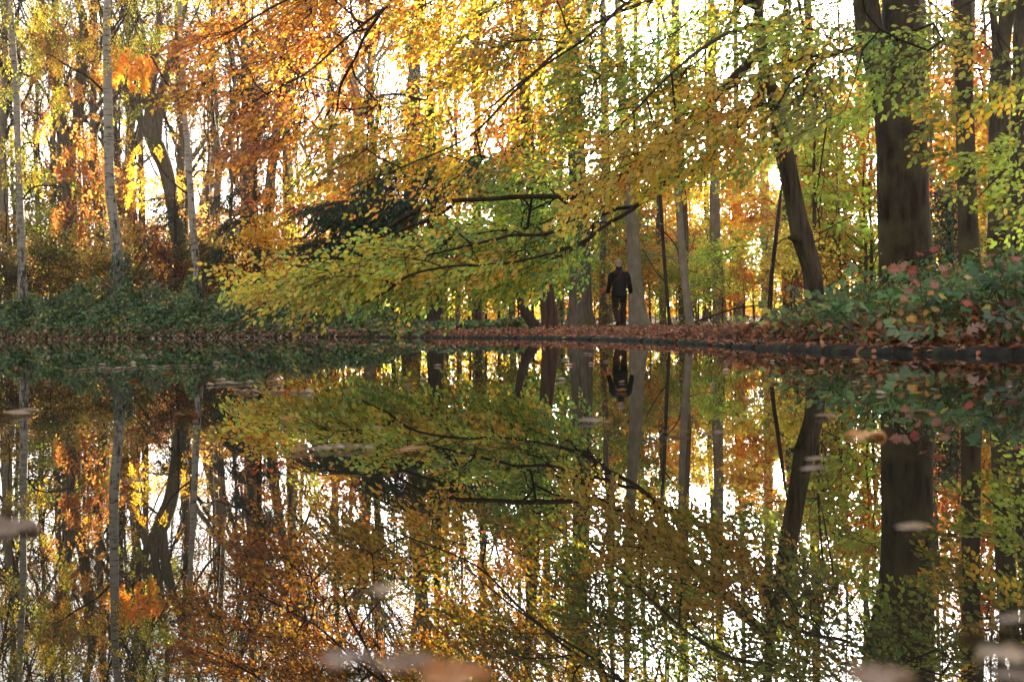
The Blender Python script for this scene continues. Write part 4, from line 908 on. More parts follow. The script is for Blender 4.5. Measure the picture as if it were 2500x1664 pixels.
# ------------------------------------------------------------------ the wood behind: saplings, tall trees, far mass
LANDMARKS = [(-200, 'left edge'), (48, 'leftmost birch'), (175, 'twin-stemmed dark oak'), (285, 'thickest birch'), (425, 'forked oak'), (480, 'dark-topped birch'), (632, 'slender spruce'),
             (890, 'pale mottled trunk'), (1060, 'yew'), (1335, 'red-brown trunk'), (1417, 'grey-brown oak'), (1560, 'smooth pale beech'), (1680, 'slim pale tree'), (1755, 'hazy upright trunk'), (1875, 'sun-side trunk'),
             (1990, 'leaning beech'), (2220, 'massive beech'), (2370, 'ringed trunk'), (2437, 'double-topped trunk'), (2700, 'right edge')]
ORD = ['first', 'second', 'third', 'fourth', 'fifth', 'sixth', 'seventh', 'eighth']
def name_colour(c):
    best, bd = '', 9
    for n_, k in [('rust red', RED), ('rust brown', RUST), ('brown', BROWN), ('orange', ORANGE), ('amber', AMBER), ('golden', GOLD), ('yellow', YELLOW), ('lime', LIME), ('olive', OLIVE), ('green', GREEN)]:
        d = np.linalg.norm(unit(np.array(k)) - unit(np.array(c)))
        if d < bd: best, bd = n_, d
    return best

def proto(kind, seed, H, rad, leaf, per, spread, flat, drop, **kw):
    r = np.random.RandomState(seed); lines, tips = grow(r, H, rad, **kw); T = Tubes()
    T.add(lines[0][0], lines[0][1], 9, .03); me_t = None
    tr = new_mesh('trunk', np.concatenate(T.v), quads=np.concatenate(T.q), smooth=True)
    T = Tubes()
    for p, rd in lines[1:]:
        T.add(p, np.maximum(rd, .006), 5 if rd[0] > .05 else 3)
    br = new_mesh('branches', np.concatenate(T.v), quads=np.concatenate(T.q), smooth=True)
    v, q, c = clumps(r, tips, per, spread, leaf, flat, drop=drop)
    cr = new_mesh('crown', v, quads=q, cols=c)
    return dict(trunk=tr, branches=br, crown=cr, H=H)
SAP = [proto('sapling', 20 + i, 6.5, .06, .15, 12, .26, .35, .12, first=.10, limbs=15, angle=(.8, 1.45), reach=.42, up=.25, depth=2, lean=.05) for i in range(5)]
SHR = [proto('shrub', 40 + i, 3.0, .03, .12, 9, .18, .4, .2, first=.05, limbs=14, angle=(.3, 1.2), reach=.6, up=.3, depth=2, lean=.08) for i in range(4)]
TALL = [proto('tall', 60 + i, 22, .26, .17, 5, .35, .7, .35, first=.30, limbs=13, angle=(.35, .75), reach=.36, up=.8, depth=3, lean=.06) for i in range(4)]

PENDING = []
def instance(name, pr, px, d, H, tint, bark, twig, group, r, noun, cat):
    if 1380 < px < 2034 and 'tall' in noun: return
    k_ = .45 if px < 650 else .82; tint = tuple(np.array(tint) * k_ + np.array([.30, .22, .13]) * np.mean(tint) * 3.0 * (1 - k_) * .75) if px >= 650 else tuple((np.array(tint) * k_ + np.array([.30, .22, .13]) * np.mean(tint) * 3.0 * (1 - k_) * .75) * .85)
    x = at(px, HZ, d)[0]; loc = (x, d, gz(x, d)); rz = r.rand() * 6.283
    if abs(px - 1894) < 420:                 # turned so that the low sun finds its gap
        v = np.empty(len(pr['crown'].vertices) * 3, np.float32); pr['crown'].vertices.foreach_get('co', v); v = v.reshape(-1, 4, 3).mean(1) * (H / pr['H']); best = 9e9
        for t in np.linspace(0, 6.0, 20):
            c, s = math.cos(rz + t), math.sin(rz + t); w = np.column_stack([v[:, 0] * c - v[:, 1] * s + loc[0], v[:, 0] * s + v[:, 1] * c + loc[1], v[:, 2] + loc[2]])
            a, b = project(w); n_ = (np.hypot(a - 1894, b - 433) < 17).sum()
            if n_ < best: best, rb_ = n_, rz + t
            if n_ == 0: break
        rz = rb_
    PENDING.append((name, pr, px, d, loc, H / pr['H'], rz, tint, bark, twig, group, noun, cat))

def flush():
    """names every plant of the wood by colour, neighbours and order, then builds it"""
    by = {}
    for it in PENDING:
        px = it[2]; k = max(i for i, (a, _) in enumerate(LANDMARKS) if a <= px); col = name_colour(it[7])
        a, b = LANDMARKS[k][1], LANDMARKS[min(k + 1, len(LANDMARKS) - 1)][1]
        by.setdefault((col, it[11], a, b), []).append(it)
    for (col, noun, a, b), its in by.items():
        its.sort(key=lambda i: i[2])
        for n_, it in enumerate(its):
            name, pr, px, d, loc, s, rz, tint, bark, twig, group, noun, cat = it
            w = '' if len(its) == 1 else f', {ORD[min(n_, 7)]} from the {a.split()[0] if False else a}'
            lab = f'{col} {noun} between {a} and {b}' + ('' if len(its) == 1 else f', {ORD[min(n_, 7)]} of {len(its)}')
            o = thing(name, lab, cat, loc, group); o.rotation_euler = (0, 0, rz); o.scale = (s, s, s)
            link('trunk', pr['trunk'], M[bark], o); br = link('branches', pr['branches'], M[twig], o, kind='stuff'); c = link('crown', pr['crown'], M['far_leaf'], o, kind='stuff'); c.color = (*tint, 1)
    PENDING.clear()

POLE = [proto('pole', 80 + i, 21, .19, .15, 4, .30, .7, .65, first=.42, limbs=11, angle=(.3, .8), reach=.26, up=.6, depth=3, lean=.035) for i in range(4)]
rw = np.random.RandomState(5)
def jitter(c): return tuple(np.clip(np.array(c) * (1 + rw.normal(0, .08, 3)), .01, .85))
# (px from, px to, count, depth range, height range, colours)
for x0, x1, n_, dr, hr, pal in [
    (-60, 150, 6, (56, 72), (4.5, 8), [OLIVE, GOLD, LIME, OLIVE, AMBER]), (140, 320, 6, (60, 80), (5, 8), [ORANGE, AMBER, GOLD, RUST, OLIVE]), (300, 470, 5, (66, 84), (4.5, 7), [AMBER, ORANGE, YELLOW, GOLD]),
    (470, 640, 6, (52, 70), (3.5, 6), [YELLOW, OLIVE, GOLD, AMBER]), (620, 860, 7, (48, 70), (4.5, 8), [ORANGE, AMBER, GOLD, YELLOW]), (860, 1120, 6, (46, 70), (5, 9), [AMBER, ORANGE, RUST, GOLD]), (1120, 1400, 7, (44, 66), (5, 9), [ORANGE, OLIVE, RUST, LIME]),
    (1430, 1560, 6, (52, 74), (5, 8), [LIME, YELLOW, OLIVE, AMBER]), (1560, 1720, 7, (54, 76), (5, 8), [AMBER, ORANGE, YELLOW, LIME, GOLD]), (1700, 1880, 7, (54, 78), (5, 7.5), [ORANGE, AMBER, GOLD, YELLOW]), (1900, 2150, 9, (28, 56), (5, 8), [ORANGE, AMBER, YELLOW, GOLD, LIME]), (2260, 2560, 8, (34, 56), (5, 9), [AMBER, GOLD, OLIVE, ORANGE])]:
    for i in range(n_):
        px = x0 + (x1 - x0) * (i + rw.uniform(.15, .85)) / n_
        instance('beech_sapling', SAP[rw.randint(5)], px, rw.uniform(*dr), rw.uniform(*hr), jitter(pal[rw.randint(len(pal))]), 'far_twig', 'far_twig', 'young trees of the understorey', rw, 'sapling', 'sapling')
for x0, x1, n_, dr, hr, pal in [
    (-40, 300, 9, (49, 55), (2.2, 3.6), [OLIVE, OLIVE, BROWN, GOLD]), (300, 640, 8, (49, 56), (2.0, 3.2), [OLIVE, AMBER, RUST, OLIVE]), (640, 1000, 7, (40, 48), (2.0, 3.4), [OLIVE, AMBER, GREEN]), (1000, 1420, 7, (37, 48), (1.6, 3.0), [GREEN, OLIVE, LIME]),
    (1430, 1860, 12, (38, 50), (1.4, 2.8), [LIME, YELLOW, GREEN, OLIVE, ORANGE]), (1860, 2160, 6, (26, 40), (1.4, 2.6), [YELLOW, LIME, ORANGE]), (2240, 2540, 6, (26, 36), (1.6, 2.8), [OLIVE, GREEN, AMBER])]:
    for i in range(n_):
        px = x0 + (x1 - x0) * (i + rw.uniform(.15, .85)) / n_
        instance('woodland_shrub', SHR[rw.randint(4)], px, rw.uniform(*dr), rw.uniform(*hr), jitter(pal[rw.randint(len(pal))]), 'far_twig', 'far_twig', 'low shrubs under the trees', rw, 'low shrub', 'shrub')
for i, px in enumerate(np.linspace(-120, 2650, 36)):
    px = px + rw.uniform(-30, 30); d = rw.uniform(64, 118)
    if abs(px - 1894) < 60: d = 100
    instance('forest_tree', TALL[rw.randint(4)], px, d, rw.uniform(19, 26), jitter([AMBER, OLIVE, ORANGE, GOLD][rw.randint(4)]), 'oak' if rw.rand() < .5 else 'pale', 'far_twig', 'tall trees far back in the wood', rw, 'tall tree far back', 'tree')
for x0, x1, n_, dr, bk in [(-40, 640, 13, (58, 84), 'oak'), (640, 1380, 9, (48, 80), 'oak'), (1440, 1980, 8, (40, 70), 'pale'), (1900, 2160, 4, (38, 70), 'pale'), (2240, 2540, 6, (36, 66), 'oak')]:
    for i in range(n_):
        px = x0 + (x1 - x0) * (i + rw.uniform(.1, .9)) / n_
        if abs(px - 1894) < 22: px += 45
        instance('forest_tree', POLE[rw.randint(4)], px, rw.uniform(*dr), rw.uniform(11, 26), jitter([AMBER, OLIVE, OLIVE, GOLD][rw.randint(4)]), bk if rw.rand() < .75 else 'pale', 'far_twig', 'slender trunks in the wood', rw, 'leafed slender trunk', 'tree')
for i, px in enumerate(np.linspace(-40, 900, 11)):
    px = px + rw.uniform(-25, 25)
    instance('forest_tree', TALL[rw.randint(4)], px, rw.uniform(58, 76), rw.uniform(18, 24), jitter([BROWN, RUST, OLIVE][rw.randint(3)]), 'oak', 'far_twig', 'broad trees behind the far bank', rw, 'leafed broad tree', 'tree')
for i, px in enumerate(np.linspace(-150, 2680, 16)):
    px = px + rw.uniform(-30, 30)
    instance('beech_sapling', SAP[rw.randint(5)], px, rw.uniform(74, 98), rw.uniform(7, 9.5), jitter([AMBER, OLIVE, GOLD, YELLOW, OLIVE, RUST][rw.randint(6)]), 'far_twig', 'far_twig', 'young trees far back in the wood', rw, 'half-grown far tree', 'tree')
for i in range(6):
    instance('beech_sapling', SAP[rw.randint(5)], 1435 + 62 * i + rw.uniform(-15, 15), rw.uniform(78, 94), rw.uniform(9, 11), jitter([AMBER, OLIVE, GOLD][rw.randint(3)]), 'far_twig', 'far_twig', 'young trees far back in the wood', rw, 'half-grown far tree', 'tree')
flush()

# far-off wood that reads as one mass
r = np.random.RandomState(77); N = 60000
px = r.uniform(-500, 3000, N); d = r.uniform(95, 150, N); cl = np.floor(px / 38).astype(int); top = 4 + 4 * np.random.RandomState(8).rand(200)[cl % 200]
X = (px - 1250) / F * d; Z = .4 + (r.rand(N) ** 1.8) * top + np.clip((d - 45) * .01, 0, 2.5)
C = np.array([AMBER, ORANGE, GOLD, YELLOW, OLIVE, LIME])[(np.random.RandomState(9).randint(0, 6, 400)[(cl * 3 + (Z / 2.6).astype(int)) % 400])] * (1 + r.normal(0, .2, (N, 1)))
ok = np.ones(N, bool); pj = project(np.column_stack([X, d, Z])); ok &= np.hypot(pj[0] - 1894, pj[1] - 433) > 34
X, d, Z, C, N = X[ok], d[ok], Z[ok], C[ok], int(ok.sum())
A = r.normal(0, 1, (N, 3)); leaf_object('distant_woods', np.column_stack([X, d, Z]), A, r.normal(0, 1, (N, 3)) + np.array([0, -.6, .3]), r.uniform(.25, .6, N), KITE, KITE_Q, np.clip(C, .01, .8), M['far_leaf'])

# unseen woods added on the viewer's side to block front sky light
r = np.random.RandomState(78); N = 9000; th = r.uniform(-.25, math.pi + .25, N); R_ = r.uniform(44, 62, N)
X, Y = -15 + R_ * 1.25 * np.cos(th), -4 - R_ * np.sin(th); Z = 1.6 + 17 * r.rand(N) ** .9
C = np.array([OLIVE, BROWN, AMBER, RUST])[r.randint(0, 4, N)] * (1 + r.normal(0, .2, (N, 1)))
leaf_object('added_rear_woods', np.column_stack([X, Y, Z]), r.normal(0, 1, (N, 3)), r.normal(0, .6, (N, 3)) + np.array([0, 1, .2]), r.uniform(.9, 1.9, N), KITE, KITE_Q, np.clip(C, .01, .8), M['far_leaf'])
# ------------------------------------------------------------------ undergrowth, litter and plants of the banks
def shore_point(t_y): return None
vs = smooth_path(SHORE[1:16], 1600); vseg = np.concatenate([[0], np.cumsum(np.linalg.norm(np.diff(vs, axis=0), axis=1))])
vT = unit(np.gradient(vs, axis=0)); vN = np.column_stack([-vT[:, 1], vT[:, 0]])
def bank_points(r, n, x_lo, x_hi, s_lo, s_hi, power=1.0):
    """random points on land, s metres back from the edge, where the edge's x lies between x_lo and x_hi"""
    idx = np.where((vs[:, 0] >= x_lo) & (vs[:, 0] <= x_hi))[0]; L = np.gradient(vseg)[idx]; k = r.choice(idx, n, p=L / L.sum())
    s = s_lo + (s_hi - s_lo) * r.rand(n) ** power
    return vs[k] + vN[k] * s[:, None] + vT[k] * r.uniform(-.1, .1, n)[:, None], s, k

# brambles of the left bank
r = np.random.RandomState(21); N = 60000
P, s, k = bank_points(r, N, -22, -2.2, .10, 3.4, 1.35); u = P[:, 0]
hmax = np.interp(P[:, 0], [-26, -19, -16.5, -15, -13.4, -12, -10, -8.5, -7, -5.4, -4, -2.2], [1.55, 1.6, 1.8, 1.95, 1.85, 2.0, 1.7, 1.65, 1.35, 1.15, .8, .35]) * (1 + .10 * np.sin(u * 2.7) + .07 * np.sin(u * 6.1 + P[:, 1] * 2))
prof_ = (1 - np.exp(-(s + .05) / .85)); top = hmax * prof_
lump = .70 + .30 * np.sin(P[:, 0] * 3.9 + 1.3 * np.sin(P[:, 1] * 2.3)) * np.sin(P[:, 1] * 3.1 + P[:, 0])
z = top * lump * (1 - .75 * r.rand(N) ** 2.2); z = np.maximum(z, .05) + ground_z(P) * .6
nr = unit(np.column_stack([-vN[k] * .75, np.full(N, .65)]) + r.normal(0, .30, (N, 3)))
ax = unit(np.column_stack([-vN[k] * .5, np.full(N, -.5)]) + r.normal(0, .6, (N, 3)))
low = (z < .42) & (s < 1.0); yel = np.sin(P[:, 0] * 1.9 + 2 * np.sin(z * 3)) > .78
c = pal_mix([(.05, .115, .034), (.036, .085, .026), (.085, .16, .045), (.15, .21, .05)], [4, 3, 2.4, 1.2], N, r, .3)
yy = pal_mix([(.22, .24, .04), (.36, .32, .04), (.12, .17, .04)], [2, 1, 2], N, r); bb = pal_mix([PINKB, BROWN, RUST], [2, 2, 1], N, r)
m_ = (r.rand(N) < .05) | (yel & (r.rand(N) < .4)); c[m_] = yy[m_]; m_ = (r.rand(N) < .03) | (low & (r.rand(N) < .30)); c[m_] = bb[m_]
leaf_object('bramble_undergrowth', np.column_stack([P, z]), ax, nr, r.uniform(.10, .18, N), OVAL, OVAL_Q, c, M['bramble'])
T = Tubes(); Pc, sc_, kc = bank_points(r, 260, -26, -2.6, .3, 3.2)
for i in range(260):
    h = np.interp(Pc[i, 0], [-26, -15, -12, -5, -2.2], [1.5, 1.8, 1.9, 1.1, .4]) * r.uniform(.6, 1.12); b = np.array([*Pc[i], gz(*Pc[i])]); o = unit(np.array([*(-vN[kc[i]]), 0]) + r.normal(0, .5, 3)); t = np.linspace(0, 1, 7)[:, None]
    q = b + np.array([0, 0, 1]) * (h * np.sin(t * 2.4)) + o * np.array([1, 1, 0]) * t * h * .9; T.add(q, np.linspace(.008, .003, 7), 3)
T.build('bramble_canes', plain('bramble_cane', (.10, .05, .03), .7, .3, .4), None)['kind'] = 'stuff'
# ivy sleeve at the foot of the thickest birch
N = 1500; th = r.rand(N) * 6.283; z = r.rand(N) ** 1.3 * 2.7; rad = .30 + .25 * (1 - z / 2.7) + r.normal(0, .06, N)
iv = thing('ivy_plant', 'ivy sleeve climbing the foot of the thickest birch', 'ivy', bB2)
T = Tubes()
for i in range(5):
    t = np.linspace(0, 1, 9); a = i * 1.25 + t * .8; T.add(np.column_stack([.27 * np.cos(a), .27 * np.sin(a), t * 2.4]), np.linspace(.012, .004, 9), 4)
T.build('stem', M['twig'], iv)
leaf_object('foliage', np.column_stack([rad * np.cos(th), rad * np.sin(th), z]), np.column_stack([np.cos(th) * .3, np.sin(th) * .3, -np.ones(N)]) + r.normal(0, .4, (N, 3)), np.column_stack([np.cos(th), np.sin(th), .5 * np.ones(N)]) + r.normal(0, .3, (N, 3)), r.uniform(.08, .13, N), OVAL, OVAL_Q, pal_mix([DKGREEN, (.07, .11, .05)], [2, 1], N, r), M['bramble'], iv)

# leaf litter on the path side and under the trees
def litter(name, P, r, size=(.05, .10), pal=None, w=None, up=.5, lift=.032):
    N = len(P); z = np.maximum(ground_z(P), .0) + np.abs(r.normal(0, lift, N)) * .8 + .008
    return leaf_object(name, np.column_stack([P, z]), r.normal(0, 1, (N, 3)) * np.array([1, 1, up]), r.normal(0, .55, (N, 3)) + np.array([0, -.25, 1]), r.uniform(*size, N), OVAL, OVAL_Q,
                       pal_mix(pal or [(.23, .065, .024), (.30, .105, .035), (.32, .18, .12), (.10, .04, .018), (.42, .15, .03), (.42, .26, .16)], w or [3.5, 3, 1.2, 3.4, 1, 1], N, r, .25), M['dead'])
r = np.random.RandomState(22)
P1, _, _ = bank_points(r, 17000, -4.6, 2.6, .20, 3.5, 1.2)
P2 = np.column_stack([r.uniform(-3, 16, 34000), 19 + 18 * r.rand(34000) ** 1.3]); P2 = P2[shore_sd(P2) > .25]
litter('fallen_leaves', np.vstack([P1, P2]), r)
P3, _, _ = bank_points(r, 4200, -26, -4, -.06, .35, 1.0); litter('waterline_leaves', P3, r, (.06, .11), [PINKB, (.5, .34, .24), BROWN, RUST], [3, 2, 2, 1], .6, .09)
P4, _, _ = bank_points(r, 6500, 2.25, 6.5, .22, 3.2, 1.1); litter('bank_leaves', P4, r, (.055, .12), [(.28, .09, .035), (.13, .055, .025), PINKB, RUST, (.42, .20, .09)], [3, 4, 1.2, 2.5, 1.5], .8, .06)

# leaves spilled over the kerb
P5, s5, k5 = bank_points(r, 1500, -4.5, 6.0, -.01, .26); N = len(P5); z = np.interp(s5, [-.01, .03, .1, .26], [.012, .045, .06, .055]) + np.abs(r.normal(0, .008, N)) + .004
leaf_object('kerb_leaves', np.column_stack([P5, z]), r.normal(0, 1, (N, 3)) * np.array([1, 1, .35]), r.normal(0, .4, (N, 3)) + np.array([0, -.25, 1]), r.uniform(.04, .09, N), OVAL, OVAL_Q, pal_mix([(.32, .085, .028), (.42, .14, .04), (.14, .05, .022), PINKB], [3, 2, 3, 1], N, r, .25), M['dead'])
# right bank: low leafy cover, then single plants with leaves one can pick out
N = 17000; P, s, k = bank_points(r, N, 2.30, 6.0, .26, 3.2, .9)
hm = np.interp(s, [.26, .7, 1.3, 3.4], [.05, .20, .42, .56]) * (.8 + .3 * np.sin(P[:, 0] * 5 + P[:, 1] * 3))
near = np.clip((15.5 - P[:, 1]) / 2.5, .35, 1)
z = ground_z(P) + .02 + hm * near * r.rand(N) ** .7
leaf_object('bank_undergrowth', np.column_stack([P, z]), np.column_stack([-vN[k] * .4, np.full(N, -.4)]) + r.normal(0, .7, (N, 3)), np.column_stack([-vN[k] * .5, np.full(N, .8)]) + r.normal(0, .45, (N, 3)), r.uniform(.04, .085, N), OVAL, OVAL_Q,
            pal_mix([(.05, .125, .03), (.08, .17, .035), (.14, .22, .04), (.32, .30, .05), BROWN, PINKB], [4, 3, 2, 1, 1.5, .8], N, r, .22), M['bramble'])
# dry grass and bare stems hanging over the kerb
T = Tubes(); Pg, sg, kg = bank_points(r, 330, 2.28, 5.5, .18, 1.2)
for i in range(330):
    b = np.array([*Pg[i], gz(*Pg[i])]); h = r.uniform(.10, .30); o = np.array([*(-vN[kg[i]]), 0]) * r.uniform(-.2, .9) + np.array([*vT[kg[i]], 0]) * r.uniform(-.8, .8); t = np.linspace(0, 1, 6)[:, None]
    T.add(b + UP * h * (1.6 * t - 1.15 * t ** 2) + o * h * t ** 1.3, np.linspace(.0028, .001, 6), 3)
T.build('dry_grass', plain('dry_stem', (.30, .22, .12), .8, .2, .5), None)['kind'] = 'stuff'

def bramble(px, d, n_leaf, h, spread, label, pal, w, r, lsize=(.058, .095), kind='bramble', mat='bramble', name='bramble_plant', cat='plant', group='plants growing on the right bank', triple=True):
    b = at_ground(px, d); root = thing(name, label, cat, b, group); T = Tubes(); n_st = max(2, n_leaf // 9); made = 0
    for i in range(n_st):
        th = r.uniform(0, 6.283); o = np.array([math.cos(th), math.sin(th) * .8 - .25, 0]); t = np.linspace(0, 1, 8)[:, None]; hh = h * r.uniform(.6, 1.05)
        q = UP * hh * (1.55 * t - .75 * t ** 2) + o * spread * r.uniform(.5, 1) * t ** 1.25; q[1:] += r.normal(0, .01, (7, 3)); T.add(q, np.linspace(.0055, .002, 8), 4)
        per = int(math.ceil(n_leaf / n_st / (3 if triple else 1)))
        for j in range(per):
            f = .25 + .75 * (j + .7) / per; a = min(int(f * 7), 6); p = q[a] + (q[a + 1] - q[a]) * (f * 7 - a); sg = 1 if j % 2 else -1
            d0 = unit(q[a + 1] - q[a]); sd = unit(np.cross(UP, d0)) * sg; pe = p + (sd * .6 + UP * .2 + d0 * .4) * r.uniform(.03, .06); T.add(np.array([p, (p + pe) / 2 + UP * .006, pe]), [.002, .0018, .0015], 3)
            nrm = unit(np.array([0, -.55, .75]) + r.normal(0, .35, 3)); fw = unit(sd * .7 + d0 * .4 + np.array([0, -.15, -.3]) + r.normal(0, .2, 3)); cr = unit(np.cross(nrm, fw)); c = pal_mix(pal, w, 1, r)[0]
            for g in ((0, 1.0), (1, .82), (-1, .82)) if triple else ((0, 1.0),):
                ax = unit(fw + cr * g[0] * 1.05); s_ = r.uniform(*lsize) * g[1]
                single_leaf('leaf', kind, mat, pe + ax * .012, ax, unit(nrm + r.normal(0, .16, 3)), s_, np.clip(c * (1 + r.normal(0, .1, 3)), .01, .9), root); made += 1
    T.build('stem', M['cane'], root); return root
M['cane'] = plain('green_cane', (.10, .08, .04), .7, .3, .4)
G4 = [(.045, .12, .03), (.07, .16, .035), (.11, .20, .04), (.22, .26, .04)]
r = np.random.RandomState(23)
spots = [ # px, depth, leaves, height, spread, label
    (1855, 14.2, 27, .26, .40, 'yellow-green low bramble at the left end of the right bank', [(.30, .34, .05), (.45, .40, .05), (.14, .2, .05)], [2, 2, 2]),
    (1905, 13.3, 36, .34, .42, 'bramble with mixed green and yellow leaves below the thin dark stem', [(.10, .17, .06), (.35, .34, .05), (.06, .12, .05)], [3, 1, 2]),
    (1950, 12.6, 36, .40, .42, 'dark green bramble trailing to the kerb below the leaning beech', G4, [3, 3, 2, .4]),
    (2000, 12.7, 36, .50, .45, 'blue-green bramble in front of the leaning beech foot', [(.045, .125, .045), (.065, .16, .05), (.1, .19, .05)], [3, 3, 1]),
    (2045, 12.2, 39, .56, .45, 'tall green bramble between the leaning and the massive beech', G4, [3, 3, 2, .5]),
    (2085, 11.4, 33, .42, .42, 'green bramble low in front of the gap between the two beeches', G4, [2, 3, 2, .8]),
    (2130, 12.0, 42, .66, .42, 'green bramble against the left side of the massive beech', [(.055, .14, .04), (.09, .20, .055)], [2, 3]),
    (2170, 11.0, 30, .50, .40, 'broad-leaved bramble in front of the massive beech foot', [(.075, .175, .05), (.11, .21, .055)], [2, 2]),
    (2225, 10.8, 30, .42, .42, 'mid-green bramble under the rust-red oak sapling', G4, [2, 3, 2, 1]),
    (2290, 10.7, 36, .44, .42, 'green bramble right of the rust-red oak sapling', G4, [2, 3, 2, .6]),
    (2350, 10.4, 36, .48, .44, 'green bramble in front of the ringed trunk', G4, [3, 3, 1, .3]),
    (2405, 10.4, 36, .56, .44, 'green bramble left of the red oak seedling near the right edge', G4, [3, 3, 1, .6]),
    (2455, 10.1, 42, .62, .46, 'tallest dark green bramble near the right edge', [(.035, .10, .03), (.055, .135, .04)], [3, 2]),
    (2520, 9.9, 42, .66, .48, 'dark green bramble cut by the right edge', [(.035, .095, .03), (.055, .135, .04)], [3, 2]),
    (2490, 9.6, 30, .34, .40, 'low bluish bramble hanging over the kerb at the right edge', [(.05, .11, .06), (.08, .14, .08)], [3, 2]),
    (2250, 10.1, 24, .22, .36, 'small pale bramble trailing over the kerb under the massive beech', [(.12, .2, .08), (.2, .24, .06)], [2, 1])]
for px, d, n_, h, sp, lab, pal, w in spots: bramble(px, d, int(n_ * 1.5), h, sp, lab, pal, w, r, group=None)
RP = [(.32, .15, .10), (.36, .18, .12), (.28, .09, .04), (.30, .05, .03), (.5, .26, .05)]
b = at_ground(2262, 10.25); osap = thing('oak_sapling', 'oak sapling with large rust-red and pinkish lobed leaves before the massive beech', 'sapling', b); T = Tubes()
stem = np.array([at(a_, c_, 10.25) for a_, c_ in ((2262, 850), (2258, 800), (2250, 750), (2248, 700), (2240, 660), (2246, 618))]) - b; T.add(smooth_path(stem, 16), np.linspace(.007, .0025, 16), 5)
PK, RD, OG, YG = (.36, .155, .10), (.26, .05, .02), (.58, .24, .05), (.52, .44, .07)
for a_, c_, s_, col in [(2246, 618, .15, RD), (2268, 612, .13, RD), (2218, 640, .17, PK), (2200, 655, .17, PK), (2232, 648, .15, RD), (2262, 652, .13, (.36, .12, .06)), (2288, 655, .13, PK), (2300, 668, .11, PK), (2272, 684, .14, PK), (2244, 690, .15, PK), (2226, 704, .15, PK), (2215, 722, .13, PK), (2266, 712, .11, OG), (2290, 716, .12, YG), (2222, 738, .14, (.36, .14, .05)), (2250, 742, .13, OG), (2272, 750, .12, (.4, .2, .08)), (2236, 768, .13, OG), (2262, 778, .12, OG), (2206, 760, .12, (.38, .15, .06))]:
    s_ *= .72; p = at(a_, c_, 10.25 + r.uniform(-.14, .10)) - b; q = stem[np.argmin(np.abs(stem[:, 2] - p[2] - .03))]; T.add(np.array([q, (p + q) / 2 + UP * .01, p]), [.002, .0017, .0014], 3)
    o_ = unit(p - q + np.array([0, -.02, -.03]) + r.normal(0, .02, 3)); single_leaf('leaf', 'lobed', 'dead', p, o_, unit(np.array([0, -.8, .45]) + r.normal(0, .35, 3)), s_, np.clip(np.array(col) * (1 + r.normal(0, .1, 3)), .01, .9), osap)
T.build('stem', M['cane'], osap)
bramble(2215, 10.5, 10, .34, .26, 'low oak seedling with orange-yellow leaves below the rust-red sapling', [(.55, .28, .06), (.5, .35, .05), (.35, .12, .05)], [2, 2, 1], r, (.075, .115), 'lobed', 'dead', 'oak_seedling', 'sapling', None, False)
bramble(2400, 9.9, 10, .40, .26, 'oak seedling with red and pink leaves near the right edge', [(.38, .06, .03), (.40, .2, .14), (.45, .4, .06)], [2, 3, 1], r, (.075, .115), 'lobed', 'dead', 'oak_seedling', 'sapling', None, False)
bramble(2505, 10.0, 9, .60, .28, 'oak seedling with pinkish leaves cut by the right edge', [(.45, .12, .10), (.40, .2, .14)], [1, 2], r, (.075, .115), 'lobed', 'dead', 'oak_seedling', 'sapling', None, False)
# fallen leaves that stand out on the bank and the kerb
def fallen(px, py, d, size, col, label, kind='lobed', nr=(0, -.85, .4), ax=(.9, -.1, .3)):
    p = at(px, py, d); b = p - unit(ax) * size * .5
    return tag(single_leaf('fallen_leaf', kind, 'dead', b, np.array(ax, float), np.array(nr, float), size, col), label, 'leaf', None)
fallen(2385, 805, 9.75, .17, (.40, .24, .19), 'large pink-brown leaf caught upright low on the bank near the right edge')
fallen(2100, 856, 10.5, .10, (.42, .24, .15), 'curled tan leaf leaning on the kerb under the leaning beech bank', 'curled', (.2, -.8, .5), (.5, -.3, .8))
fallen(2350, 856, 9.55, .09, (.55, .25, .09), 'heart-shaped orange leaf stuck on the kerb face near the right edge', 'oval', (0, -.95, .2), (.1, -.1, .95))
fallen(1935, 848, 11.9, .13, (.22, .09, .06), 'dark brown leaf on the kerb below the brambles', 'lobed', (0, -.8, .5), (.2, -.2, .9))
fallen(2160, 851, 10.25, .07, (.60, .48, .34), 'small bleached leaf on the kerb face', 'curled', (0, -.9, .3), (.6, -.2, .5))
# holly behind the massive beech
hx = at_ground(2312, 22); ho = thing('holly_bush', 'dark glossy holly behind the massive beech on its right side', 'bush', hx)
T = Tubes(); trunk(T, [(2328, 800, 10), (2325, 677, 8), (2318, 580, 7), (2309, 480, 4)], 22, 6); T.build('stem', M['twig'], ho, hx)
N = 2300; pz = r.rand(N); q = np.array([at(2313 + r.normal(0, 22), 700 - 240 * a + r.normal(0, 12), 22 + r.normal(0, .35)) for a in pz])
leaf_object('foliage', q, r.normal(0, 1, (N, 3)), r.normal(0, .7, (N, 3)) + np.array([0, -.5, .6]), r.uniform(.05, .08, N), OVAL, OVAL_Q, pal_mix([(.02, .045, .02), (.035, .06, .025), (.06, .07, .03)], [3, 2, 1], N, r), M['bramble'], ho, hx)
# dead log lying in the wood
lg = at_ground(1760, 36); lo = thing('fallen_branch', 'grey fallen branch lying on the forest floor left of the sun', 'branch', lg); T = Tubes()
P, R = trunk(T, [(1680, 792, 6), (1740, 770, 6), (1800, 752, 5), (1850, 745, 3)], 36, 7); T.build('branch', M['far_twig'], lo, lg)
